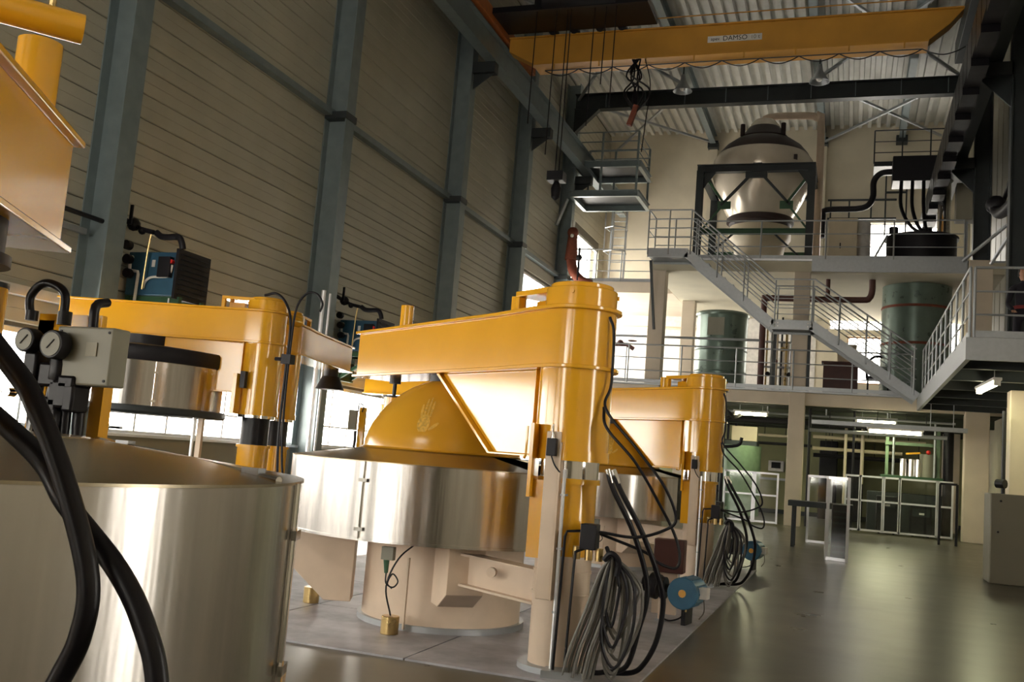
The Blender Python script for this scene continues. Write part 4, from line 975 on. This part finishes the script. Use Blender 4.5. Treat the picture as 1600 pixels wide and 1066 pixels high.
G().cyl((2.2, 28.2, 7.0), (2.2, 28.2, 9.5), .17, n=20).build('flue', 'chrome', t); G().lathe([(.17, 9.5), (.24, 9.6), (.24, 9.75), (.02, 9.85)], 2.2, 28.2, 20).build('cowl', 'white', t)
G().box(2.45, 3.05, 27.6, 28.1, 8.35, 9.35).build('wall_cabinet', 'cabinet', label='grey box cabinet right of the shiny flue pipe', cat='cabinet', bevel=.015)
G().box(2.7, 2.76, 27.8, 27.86, 6.95, 8.35).build('cabinet_stand', 'galv', label='thin post under the grey box cabinet upstairs', cat='post')
t = thing('wall_ladder_rack', (-.9, 33.9, 8), 'thin pipe rack with rungs on the back wall right of the beige pipe', 'rack')
for (x0, x1, z) in ((-1.0, 1.2, 10.75), (-1.0, 1.2, 10.1), (.85, 1.5, 11.0), (.85, 1.5, 11.7)): G().bar((x0, 34.2, z), (x1, 34.2, z), .06, .06).build('rack_bar', 'darksteel', t)
for x in (-.9, -.3, .4, .85, 1.5): G().bar((x, 34.2, 9.5 if x > .8 else 10.1), (x, 34.2, 11.7 if x > .8 else 10.75), .05, .05).build('rack_bar', 'darksteel', t)
railing('railing', [(.4, 31.0, 11.0), (2.8, 31.0, 11.0)], 'dark railing on top of the ventilation duct platform', mat='darksteel', toe=False, sp=.8)
G().box(.4, XR, 30.8, 31.8, 10.85, 11.0).build('duct_platform', 'darksteel', label='dark maintenance platform above the ventilation duct', cat='platform')
# right wall pipe braces
G().tube([(3.35, 22.0, 9.2), (3.1, 24.4, 7.7)], .05, 8).build('wall_strut', 'blackm', label='dark diagonal strut high on the right wall', cat='strut')
G().tube([(3.3, 17.0, 7.0), (3.1, 21.5, 7.25), (3.0, 23.6, 7.45), (2.9, 24.0, 7.75)], .13, 12, smooth=4).sphere((2.95, 24.0, 7.75), .22, 12).build('wall_pipe', 'blackm', label='thick dark pipe ending in an elbow on the right wall', cat='pipe')
G().tube([(3.4, 25, 7.6), (2.5, 26.1, 6.9)], .04, 8).build('wall_strut', 'galv', label='pale diagonal strut beside the concrete pillar, upper one', cat='strut')
G().tube([(3.45, 23.5, 7.4), (3.0, 25.0, 6.6)], .04, 8).build('wall_strut', 'galv', label='pale diagonal strut beside the concrete pillar, lower one', cat='strut')
# ------------------------------------------------------------------ mezzanine equipment
t = thing('green_tank', (-3.55, 28, 3.46), 'dark green upright tank with a square plate under the upper stair flight', 'tank')
G().cyl((-3.55, 28, 3.5), (-3.55, 28, 5.62), .72, n=40).build('shell', 'gtank', t); G().lathe([(.74, 5.6), (.76, 5.66), (.7, 5.72), (.02, 5.74)], -3.55, 28, 40).build('rim', 'gtank', t)
G().prism([(-3.86, 27.26, 5.0), (-3.4, 27.26, 5.0), (-3.4, 27.26, 5.5), (-3.86, 27.26, 5.5)], (0, .04, 0)).build('square_plate', 'grey', t)
for z in (4.0, 4.6): G().lathe([(.722, z), (.74, z + .02), (.722, z + .04)], -3.55, 28, 40).build('band', 'gtank', t)
for k in range(4): G().tube([(-3.55 + .6 * math.cos(k * 1.57), 28 + .6 * math.sin(k * 1.57), 3.46), (-3.55 + .6 * math.cos(k * 1.57), 28 + .6 * math.sin(k * 1.57), 3.55)], .05, 8).build('foot', 'darksteel', t)
t = thing('green_tank', (1.55, 28.2, 3.46), 'tall pale green reactor tank with rusty bands behind the lower stair', 'tank')
G().cyl((1.58, 28.2, 3.5), (1.58, 28.2, 6.58), .88, n=44).build('shell', 'gtank', t)
for z in (5.95, 4.95): G().lathe([(.885, z), (.905, z + .03), (.885, z + .07)], 1.58, 28.2, 44).build('rust_band', 'rust', t)
t = thing('brown_pipe', (-2.5, 27.3, 4), 'dark brown pipe run turning down behind the stair landing', 'pipe')
G().tube([(-2.35, 27.2, 3.5), (-2.35, 27.2, 5.9), (-2.25, 27.2, 6.05), (-1.6, 27.2, 6.05), (.1, 27.2, 6.05), (.35, 27.2, 6.1), (.42, 27.2, 6.3), (.42, 27.2, 6.6)], .085, 12, smooth=3).build('pipe', 'brown', t)
G().tube([(-.7, 27.2, 6.05), (-.7, 27.2, 6.6)], .06, 10).build('pipe_branch', 'brown', t)
t = thing('drum_coil', (-1.85, 27.9, 3.46), 'rows of thin vertical pipes and valves behind the mezzanine railing', 'pipework')
for k in range(9):
    x = -2.25 + k * .13; z1 = 5.6 - .1 * (k % 3)
    G().tube([(x, 27.6 + .05 * (k % 2), 3.46), (x, 27.6 + .05 * (k % 2), z1)], .025 + .01 * (k % 3), 8).build('pipe', ['brass', 'galv', 'ivory', 'blackm'][k % 4], t)
for k in range(6): G().sphere((-2.2 + k * .19, 27.55, 4.0 + .35 * (k % 3)), .07, 10).build('valve', ['blackm', 'rust', 'brass'][k % 3], t)
G().tube([(-2.3, 27.6, 4.9), (-1.1, 27.6, 4.9)], .03, 8).tube([(-2.3, 27.6, 4.2), (-1.1, 27.6, 4.2)], .03, 8).build('header', 'galv', t)
G().box(-1.95, -1.6, 28.2, 28.6, 3.46, 5.0).build('white_cabinet', 'white', label='narrow white cabinet behind the thin pipes on the mezzanine', cat='cabinet', bevel=.02)
t = thing('desk', (-.3, 28.0, 3.46), 'dark brown desk unit behind the mezzanine railing', 'desk')
G().box(-.75, .15, 27.8, 28.4, 3.5, 4.4).build('body', 'brown', t, bevel=.01); G().box(-.8, .2, 27.75, 28.45, 4.4, 4.45).build('top', 'brown', t); G().box(-.7, -.2, 27.79, 27.8, 3.55, 4.35).build('door', 'brown', t)
G().box(-.4, .1, 27.95, 28.0, 4.45, 4.95).build('board', 'ivory', label='cream board standing on the brown desk upstairs', cat='board')
t = thing('office_chair', (.6, 27.6, 3.46), 'dark chair with curved back beside the lower stair flight', 'chair')
G().box(.35, .95, 27.4, 27.95, 3.98, 4.06).build('seat', 'blackm', t, bevel=.02)
G().tube([(.38, 27.95, 4.05), (.36, 27.95, 4.4), (.5, 27.95, 4.6), (.65, 27.95, 4.65), (.8, 27.95, 4.6), (.94, 27.95, 4.4), (.92, 27.95, 4.05)], .035, 8, smooth=5).build('back_frame', 'blackm', t)
for x in (.4, .9):
    for y in (27.45, 27.9): G().tube([(x, y, 3.46), (x, y, 4.0)], .02, 8).build('leg', 'blackm', t)
# left part of mezzanine: wall pipes, valve cluster, cage ladder
t = thing('valve_cluster', (-6.2, 27.4, 4.4), 'reddish valve cluster with round handwheel on stands behind the railing at left', 'valve')
G().tube([(-6.75, 27.2, 4.62), (-6.1, 27.2, 4.62), (-5.9, 27.2, 4.5)], .06, 10).sphere((-6.3, 27.2, 4.66), .1, 10).build('valve_body', 'brown', t)
G().lathe([(.12, 4.72), (.14, 4.735), (.12, 4.75), (.1, 4.735)], -5.95, 27.2, 16, closed=True).build('handwheel', 'brown', t)
for x in (-6.6, -6.1): G().tube([(x, 27.2, 3.46), (x, 27.2, 4.6)], .02, 6).build('stand', 'galv', t)
G().tube([(XW, 27.0, 4.85), (-2.4, 27.0, 4.85)], .035, 8).build('long_pipe', 'galv', label='thin long pipe running level behind the mezzanine railing', cat='pipe')
G().tube([(-8.0, 33.9, 6.1), (-5.0, 33.9, 6.1), (-4.6, 33.9, 5.95), (-4.5, 33.9, 5.6), (-4.5, 33.9, 4.0)], .05, 8, smooth=4).build('wall_conduit', 'ivory', label='pale pipe bending down the white back wall at left', cat='pipe')
t = thing('caged_ladder', (-7.5, 31, 6.95), 'pale caged ladder rising from the back balcony to the crane platform', 'ladder')
for x in (-7.85, -7.35): G().bar((x, 31.5, 6.95), (x, 31.5, 10.1), .06, .06).build('ladder_rail', 'galv', t)
rg = None
for k in range(11):
    if rg is None: rg = G().tube([(-7.85, 31.5, 7.1), (-7.35, 31.5, 7.1)], .018, 6).build('rung', 'galv', t)
    else:
        o = rg.copy(); col.objects.link(o); o.location = rg.location + Vector((0, 0, .28 * k))
for z in (8.2, 9.0, 9.8): G().tube([(-7.9, 31.45, z), (-7.95, 31.0, z), (-7.6, 30.75, z), (-7.25, 31.0, z), (-7.3, 31.45, z)], .022, 6).build('cage_hoop', 'galv', t)
for x, y in ((-7.95, 31.0), (-7.6, 30.75), (-7.25, 31.0)): G().bar((x, y, 8.2), (x, y, 9.9), .03, .03).build('cage_bar', 'galv', t)
t = thing('crane_platform', (-7.3, 28.6, 9.3), 'grey steel crane access platform hanging at the left wall below the runway', 'platform')
for z in (9.28, 10.2):
    G().ibeam((-8.3, 27.9, z), (-6.25, 27.9, z), .12, .2, .014).build('front_beam', 'steelblue', t, smooth=False)
    G().ibeam((-8.3, 29.6, z), (-6.25, 29.6, z), .12, .2, .014).build('rear_beam', 'steelblue', t, smooth=False)
    for x in (-8.3, -6.25): G().ibeam((x, 27.9, z), (x, 29.6, z), .12, .2, .014).build('side_beam', 'steelblue', t, smooth=False)
    G().box(-8.3, -6.25, 27.95, 29.55, z + .08, z + .11).build('deck', 'darksteel', t, smooth=False)
for x in (-8.25, -7.4, -6.3):
    for y in (27.9, 29.6): G().bar((x, y, 9.3), (x, y, 11.2), .06, .06).build('post', 'steelblue', t)
for z in (10.6, 10.9, 11.2): G().tube([(-8.25, 29.6, z), (-6.3, 29.6, z), (-6.3, 27.9, z), (-8.25, 27.9, z)], .02, 6).build('rail', 'steelblue', t)
G().bar((-8.7, 27.9, 8.3), (-8.5, 28.2, 9.2), .08, .08).build('knee_brace', 'galv', t)
# red signal equipment on the left wall column
t = thing('wall_equipment', (-8.3, 28.2, 6.95), 'rusty red valve stack hanging on the last left wall column', 'valve')
G().cyl((-8.25, 28.25, 7.3), (-8.25, 28.25, 8.1), .2, .14, n=14).sphere((-8.25, 28.25, 8.15), .18, 12).build('body', 'rust', t)
G().cyl((-8.25, 28.25, 8.3), (-8.25, 28.25, 8.55), .05, n=8).sphere((-8.2, 28.0, 8.0), .06, 8).build('lamp', 'white', t)
G().tube([(-8.25, 28.25, 7.3), (-8.1, 28.1, 6.9), (-7.8, 28.0, 6.6), (-7.5, 28.0, 6.5)], .15, 10, smooth=4).build('outlet_pipe', 'rust', t)
G().cyl((-7.9, 27.9, 6.6), (-7.9, 27.9, 7.6), .035, n=8).sphere((-7.9, 27.9, 7.3), .1, 8).build('spindle', 'blackm', t)
G().box(-8.4, -8.2, 28.3, 28.39, 7.2, 8.0).build('wall_clamp', 'darksteel', t)
# ------------------------------------------------------------------ person on the gallery (mostly outside the frame)
t = thing('person', (2.82, 19.0, 3.45), 'person in dark clothes with a red waist stripe standing on the right gallery', 'person')
def skin(name, V, E_, R_, mat, parent, sub=2):
    me = bpy.data.meshes.new(name); me.from_pydata(V, E_, [])
    o = bpy.data.objects.new(name, me); col.objects.link(o); o.parent = parent
    sk = o.modifiers.new('skin', 'SKIN')
    for i, r in enumerate(R_): me.skin_vertices[0].data[i].radius = (r, r * .85) if not isinstance(r, tuple) else r
    me.skin_vertices[0].data[0].use_root = True
    ss = o.modifiers.new('sub', 'SUBSURF'); ss.levels = ss.render_levels = sub
    me.materials.append(M_[mat])
    return o
def mk_skin(name, V, E_, R_, mat, parent, sub=2):
    me = bpy.data.meshes.new(name); me.from_pydata(V, E_, [])
    o = bpy.data.objects.new(name, me); col.objects.link(o); o.parent = parent
    bm = bmesh.new(); bm.from_mesh(me); lay = bm.verts.layers.skin.verify()
    bm.verts.ensure_lookup_table()
    for i, r in enumerate(R_):
        bm.verts[i][lay].radius = r if isinstance(r, tuple) else (r, r); bm.verts[i][lay].use_root = (i == 0)
    bm.to_mesh(me); bm.free()
    o.modifiers.new('skin', 'SKIN').use_smooth_shade = True
    ss = o.modifiers.new('sub', 'SUBSURF'); ss.levels = ss.render_levels = sub
    me.materials.append(M_[mat]); return o
V = [(0, 0, .95), (0, 0, 1.1), (0, 0, 1.3), (0, 0, 1.44), (0, -.01, 1.52), (0, -.02, 1.58),
     (.1, 0, .9), (.11, -.02, .5), (.11, .01, .09), (.11, -.12, .04), (-.1, 0, .9), (-.11, -.02, .5), (-.11, .01, .09), (-.11, -.12, .04),
     (.19, 0, 1.40), (.25, -.02, 1.12), (.2, -.2, .98), (-.19, 0, 1.40), (-.26, -.02, 1.12), (-.2, -.2, .98)]
E2 = [(0, 1), (1, 2), (2, 3), (3, 4), (4, 5), (0, 6), (6, 7), (7, 8), (8, 9), (0, 10), (10, 11), (11, 12), (12, 13), (3, 14), (14, 15), (15, 16), (3, 17), (17, 18), (18, 19)]
RR = [(.15, .11), (.14, .1), (.17, .11), (.12, .09), .055, .05, .09, .065, .045, .04, .09, .065, .045, .04, .07, .05, .04, .07, .05, .04]
mk_skin('body', V, E2, RR, 'cloth', t)
G(Matrix.Translation((2.82, 19, 3.45))).lathe([(.02, 1.53), (.06, 1.55), (.085, 1.62), (.09, 1.68), (.075, 1.75), (.03, 1.79), (.002, 1.795)], 0, -.02, 20).prism([(-.012, -.125, 1.63), (.012, -.125, 1.63), (0, -.1, 1.69)], (0, .03, 0)).build('head', 'skin', t)
G(Matrix.Translation((2.82, 19, 3.45))).lathe([(.1, 1.62), (.102, 1.7), (.085, 1.77), (.03, 1.81), (.002, 1.815)], 0, .01, 20).build('hair', 'hair', t)
G(Matrix.Translation((2.82, 19, 3.45))).lathe([(.185, 1.02), (.195, 1.05), (.19, 1.08)], 0, 0, 24).build('red_stripe', 'redcloth', t)
for s in (-1, 1):
    hv = Matrix.Translation((2.82 + s * .2, 18.79, 4.42))
    V = [(0, .02, 0), (0, -.05, -.01)]; Eh = [(0, 1)]; Rh = [(.03, .02), (.04, .018)]
    for k, (dx, l) in enumerate(((-.03, .06), (-.01, .07), (.01, .066), (.03, .052))):
        n = len(V); V += [(dx, -.08, -.012), (dx, -.08 - l * .5, -.03), (dx, -.08 - l * .7, -.055)]; Eh += [(1, n), (n, n + 1), (n + 1, n + 2)]; Rh += [.010, .009, .008]
    n = len(V); V += [(-s * .04, -.02, -.02), (-s * .055, -.055, -.035)]; Eh += [(0, n), (n, n + 1)]; Rh += [.011, .009]
    mk_skin('hand', [tuple(hv @ Vector(v) - Vector((2.82, 19, 3.45))) for v in V], Eh, Rh, 'skin', t, 1)
# ------------------------------------------------------------------ ground floor far end
def guard(name, p, q, z0, z1, lab, nsub=1, mid=True, grp='aluminium guard frames'):
    p, q = Vector((*p, 0)), Vector((*q, 0)); up = Vector((0, 0, 1))
    t = thing(name, p, lab, 'guard', grp)
    for s in (p, q): G().bar(s + up * z0, s + up * z1, .045, .045).build('upright', 'alu', t)
    for z in ([z0 + .03, z1 - .02] + ([z0 + (z1 - z0) * .55] if mid else [])): G().bar(p + up * z, q + up * z, .045, .045).build('crossbar', 'alu', t)
    G().bar(p + up * (z0 + z1) / 2, q + up * (z0 + z1) / 2, .008, z1 - z0 - .05).build('panel', 'glass', t)
    return t
bgx = [(-.05, .28, 'first from the left'), (.30, .82, 'second from the left'), (.85, 1.2, 'narrow, third'), (1.22, 2.05, 'widest, fourth'), (2.08, 2.4, 'narrow, last at right')]
for a, b, l in bgx:
    guard('guard_panel', (a, 26.1 + .0 * a), (b, 26.1), .05, 1.42, 'aluminium framed guard panel in the back row, ' + l)
guard('guard_panel', (-2.95, 25.4), (-2.25, 25.4), .05, 1.3, 'aluminium guard panel behind the second press hoses', grp='left guard frames')
guard('guard_panel', (-2.2, 25.4), (-1.65, 25.4), .05, 1.3, 'aluminium guard panel just left of the middle concrete column', grp='left guard frames')
guard('guard_panel', (-.28, 16.1), (.02, 15.95), .0, 1.28, 'tall narrow aluminium guard standing alone on the open floor', mid=False, grp='front guard frames')
guard('guard_panel', (-.72, 20.1), (-.3, 20.0), .0, 1.3, 'bright aluminium guard just behind the lone narrow one', grp='front guard frames')
guard('guard_panel', (-.28, 16.12), (-.34, 18.6), .0, 1.28, 'receding side panel behind the lone narrow guard', mid=False, grp='front guard frames')
t = thing('work_table', (-.6, 18.6, 0), 'dark low work table behind the narrow aluminium guard', 'table')
G().box(-1.0, .1, 18.3, 18.9, .72, .82).build('table_top', 'darksteel', t, bevel=.01)
for x in (-.9, 0): 
    for y in (18.4, 18.8): G().box(x - .03, x + .03, y - .03, y + .03, 0, .72).build('leg', 'darksteel', t)
t = thing('machine', (.0, 17.2, 0), 'dark finned machine box inside the narrow guard', 'machine')
G().box(-.22, .02, 16.3, 17.2, .03, .85).build('body', 'blackm', t, bevel=.01)
for k in range(8): G().box(-.2, 0, 16.29, 16.3, .1 + k * .09, .13 + k * .09).build('fin', 'darksteel', t)
# machines behind guard row
t = thing('machine', (1.4, 28, 0), 'green framed filling machine with silver cylinders and a yellow handle', 'machine')
G().box(.5, 2.3, 27.6, 28.8, 0, 1.05).build('base', 'darksteel', t, bevel=.02)
G().box(.8, 2.3, 27.5, 28.7, 1.4, 1.5).build('table', 'green', t, bevel=.01)
for x in (.95, 2.2): 
    G().box(x - .04, x + .04, 27.9, 27.98, 1.5, 3.0).build('frame_post', 'greenl', t)
G().box(.9, 2.25, 27.85, 28.0, 2.3, 2.38).build('crossbeam', 'greenl', t)
for x in (1.35, 1.55, 1.72): G().cyl((x, 27.8, 1.5), (x, 27.8, 1.95), .085, n=18).build('cylinder', 'chrome', t)
G().cyl((1.95, 27.9, 1.5), (1.95, 27.9, 2.1), .2, n=20).build('drum', 'grey', t)
G().bar((1.4, 27.7, 2.08), (1.75, 27.7, 2.12), .05, .05).build('yellow_handle', 'yellow', t)
G().sphere((1.95, 27.7, 2.15), .06, 10).build('red_knob', 'red', t)
for x in (1.1, 2.1): G().tube([(x, 27.7, 1.5), (x, 27.7, 2.9)], .03, 8).build('pipe', 'galv', t)
t = thing('machine', (-2.9, 28, 0), 'grey-green upright tank machine behind the left guard panels', 'machine')
G().cyl((-2.85, 28, .1), (-2.85, 28, 2.0), .55, n=30).build('tank', 'greenl', t)
G().box(-3.3, -2.4, 27.6, 28.4, 2.0, 2.12).build('top_plate', 'darksteel', t)
G().box(-3.15, -2.45, 28.2, 28.5, 2.15, 2.55).build('ivory_hood', 'ivory', t)  # hood in plain ivory enamel
G().tube([(-3.3, 27.5, 0), (-3.3, 27.5, 2.6)], .04, 8).build('pipe', 'blackm', t)
for x in (-3.2, -2.5): G().box(x - .05, x + .05, 27.65, 27.75, 0, .2).build('foot', 'darksteel', t)
t = thing('machine', (-.1, 30, 0), 'tall dark cabinet pair standing against the back wall', 'cabinet')
for x in (-.9, -.1): 
    b_ = G().box(x, x + .55, 33.3, 34.2, 0, 2.5).build('cabinet_body', 'blackm', t, bevel=.02)
    G().box(x + .04, x + .51, 33.28, 33.3, .1, 2.4).build('door', 'blackm', b_)
t = thing('wall_unit', (-2.3, 34.2, 1.4), 'small white instrument box on the back wall left of the middle column', 'box')
G().box(-2.55, -2.05, 34.1, 34.38, 1.4, 1.75).build('casing', 'white', t, bevel=.01); G().box(-2.45, -2.15, 34.08, 34.1, 1.5, 1.7).build('display', 'blackm', t)
G().box(-2.8, -1.6, 33.8, 34.38, 1.1, 1.18).build('wall_shelf', 'galv', label='grey shelf under the small white instrument box', cat='shelf')
# ducts/pipes under the mezzanine
def hung_pipe(x0, x1, y, z, r, m, lab):
    t = thing('pipe', (x0, y, z), lab, 'pipe')
    G().tube([(x0, y, z), (x1, y, z)], r, 8).build('run', m, t)
    for k in range(3):
        x = x0 + (x1 - x0) * (.15 + .35 * k)
        G().tube([(x, y, z), (x, y, 3.09 if y > 26.3 else (3.33 if x > 1.62 else 3.09))], .01, 6).build('hanger', 'blackm', t) if y > 26.3 else None
for (x0, x1, y, z, r, m, lab) in ((-5.2, 2.5, 26.9, 2.88, .03, 'galv', 'thin level pipe closest to the mezzanine edge'), (-1.0, 2.3, 26.7, 2.5, .05, 'galv', 'galvanised conduit over the guard row'),
                             (-1.0, 2.0, 29.5, 2.45, .05, 'ivory', 'cream pipe, the upper of two over the dark cabinets'), (-1.0, 1.4, 29.5, 2.12, .05, 'ivory', 'cream pipe, the lower of two over the dark cabinets'),
                             (-3.2, -1.5, 29.5, 2.4, .04, 'ivory', 'short cream pipe left of the middle column')):
    hung_pipe(x0, x1, y, z, r, m, lab)
G().tube([(-.1, 29.0, 0), (-.1, 29.0, 3.1)], .04, 8).build('pipe', 'ivory', label='vertical cream pipe right of the dark cabinets', cat='pipe')
for x, l in ((-3.6, 'leftmost'), (-2.1, 'second from left'), (-.6, 'third from left'), (.9, 'rightmost')): G().tube([(x, 26.9, 3.1), (x, 26.9, 2.88)], .02, 6).build('pipe_hanger', 'galv', label='short pipe hanger rod under the mezzanine edge, %s of four' % l, cat='hanger', group='pipe hangers')
t = thing('cable_tray', (.8, 24.7, 2.5), 'galvanised cable tray with the long fluorescent lamp below the mezzanine', 'tray')
G().box(-.9, 2.6, 25.1, 25.35, 2.58, 2.62).box(-.9, 2.6, 25.1, 25.12, 2.62, 2.68).box(-.9, 2.6, 25.33, 25.35, 2.62, 2.68).build('tray', 'galv', t, smooth=False)
for x in (1.8, 2.3): G().tube([(x, 25.22, 2.62), (x, 25.22, 3.34)], .01, 6).build('hanger', 'galv', t)
def lamp(p, q, lab, c=(.93, 1, .55)):
    p, q = Vector(p), Vector(q); mid = (p + q) / 2; d = (q - p).normalized()
    t = thing('fluorescent_lamp', mid, lab, 'lamp', 'fluorescent lamps under the mezzanine')
    G().bar(p - d * .04 + Vector((0, 0, .06)), q + d * .04 + Vector((0, 0, .06)), .14, .05).build('housing', 'white', t, bevel=.008)
    G().tube([p, q], .05, 10).build('tube', 'tube', t)
    for e in (p.lerp(q, .15), p.lerp(q, .85)): G().tube([e + Vector((0, 0, .08)), (e.x, e.y, (3.34 if e.y < 24 else 3.08) if e.z > 2.7 else 2.6)], .008, 6).build('hanger', 'galv', t)
    for e in (p, q): G().bar(e - d * .02, e + d * .02, .1, .1).build('end_cap', 'white', t)
    l = bpy.data.lights.new('lamp_light', 'AREA'); l.shape = 'RECTANGLE'; l.size = (q - p).length; l.size_y = .1
    l.energy = 22; l.color = c
    o = bpy.data.objects.new('lamp_light', l); col.objects.link(o); o.parent = t; o.location = (0, 0, -.05)
    o.rotation_euler = (0, 0, math.atan2(d.y, d.x))
lamp((-2.95, 26.9, 2.84), (-2.1, 26.9, 2.84), 'glowing fluorescent lamp left of the middle concrete column')
lamp((.15, 27.2, 2.86), (1.12, 27.2, 2.86), 'glowing fluorescent lamp, the upper shorter one right of the middle column')
lamp((.42, 25.2, 2.50), (1.62, 25.2, 2.50), 'glowing fluorescent lamp, the lower longer one on the cable tray')
lamp((2.20, 19.6, 3.05), (2.28, 17.9, 3.05), 'glowing fluorescent lamp under the right gallery')
# cabinet at right
t = thing('floor_cabinet', (2.4, 15.1, 0), 'large plain grey cabinet at the right edge of the picture', 'cabinet')
G().box(1.85, 3.1, 14.95, 15.6, .0, 1.22).build('body', 'cab2', t, bevel=.02)
for (x, z) in ((1.98, 1.12), (1.95, .7)): G().cyl((x, 14.95, z), (x, 14.93, z), .015, n=10).build('screw', 'blackm', t)
G().box(2.46, 2.47, 14.94, 14.95, .05, 1.18).build('door_gap', 'blackm', t)
t = thing('standing_frame', (2.0, 24.0, 0), 'thin black metal frame standing right of the guard row', 'frame')
for x in (1.95, 2.3): G().bar((x, 24.0, 0), (x, 24.0, 1.35), .05, .05).build('leg', 'blackm', t)
G().bar((1.95, 24, 1.35), (2.3, 24, 1.35), .05, .05).build('top_bar', 'blackm', t)
t = thing('pipe_valves', (2.62, 19.4, 1), 'vertical black pipe with valves beside the front gallery column', 'pipe')
G().tube([(2.6, 19.4, .0), (2.6, 19.4, 2.7)], .035, 8).build('pipe', 'blackm', t)
for z in (.9, 1.15, 1.4): G().cyl((2.5, 19.4, z), (2.62, 19.3, z), .08, n=12).build('valve', 'blackm', t)

t = thing('pump_skid', (-3.4, 24.6, 0), 'black pump skid with hanging pipes in the dark gap right of the second press', 'machine')
G().box(-3.6, -2.9, 24.3, 25.0, .0, .5).build('base', 'blackm', t, bevel=.02)
G().cyl((-3.3, 24.6, .5), (-3.3, 24.6, 1.1), .2, n=18).build('pump', 'blackm', t)
for k, x in enumerate((-3.55, -3.4, -3.1, -2.95)):
    G().tube([(x, 24.7, .4), (x, 24.7, 2.0 + .2 * k), (x + .2, 24.9, 2.6), (x + .2, 26.3, 2.75)], .045, 8, smooth=3).build('pipe', 'blackm', t)
G().tube([(-3.5, 24.6, 2.0), (-3.2, 24.6, 1.85), (-2.6, 24.6, 1.9), (-2.5, 24.6, 2.1)], .04, 8, smooth=4).build('pipe', 'blackm', t)
for (x0, x1, z0, z1, lab, m) in ((.7, 1.2, .05, .95, 'black drum cabinet behind the second guard panel', 'blackm'), (1.5, 2.0, .05, .8, 'dark equipment box behind the widest guard panel', 'blackm')):
    t = thing('equipment_box', ((x0 + x1) / 2, 26.9, 0), lab, 'box')
    G().box(x0, x1, 26.7, 27.2, z0, z1).build('body', m, t, bevel=.02)
    G().box(x0 + .05, x1 - .05, 26.68, 26.7, z1 - .3, z1 - .1).build('panel', 'darksteel', t)
    for xx in (x0 + .05, x1 - .1): G().box(xx, xx + .05, 26.8, 27.1, 0, z0 + .01).build('foot', 'blackm', t)
    G().box(x0 + .2, x0 + .32, 26.66, 26.68, z1 - .25, z1 - .2).build('label_plate', 'white', t)
for (x, y, z0, z1, r_, m, lab) in ((-1.0, 26.9, 0, 3.1, .04, 'blackm', 'dark vertical pipe just right of the middle concrete column'), (.1, 27.0, 0, 3.1, .03, 'blackm', 'thin dark vertical pipe behind the first back guard panel'),
                             (2.45, 28.0, 0, 3.1, .13, 'blackm', 'thick black vertical duct left of the right concrete column'), (.35, 29.4, 1.2, 3.07, .05, 'ivory', 'cream vertical pipe hanging behind the machine frame')):
    G().tube([(x, y, z0), (x, y, z1)], r_, 10).build('pipe', m, label=lab, cat='pipe')
for (x0, x1, y, z, r_, m, lab) in ((-4.0, 2.4, 28.2, 2.75, .07, 'blackm', 'black level pipe high under the mezzanine'), (-1.0, 2.4, 30.5, 1.95, .06, 'blackm', 'black level pipe crossing behind the guard row'), (-4.0, -1.0, 28.9, 2.15, .04, 'blackm', 'black level pipe left of the middle column')):
    hung_pipe(x0, x1, y, z, r_, m, lab)
t = thing('tall_rack', (-4.0, 33, 0), 'dark rack of pipes against the back wall at far left below the mezzanine', 'rack')
for k in range(5): G().bar((-4.6 + .25 * k, 33.4, 0), (-4.6 + .25 * k, 33.4, 2.9), .07, .07).build('rack_bar', 'blackm', t)
for z in (.6, 1.4, 2.2): G().bar((-4.7, 33.4, z), (-3.5, 33.4, z), .07, .07).build('rack_bar', 'blackm', t)
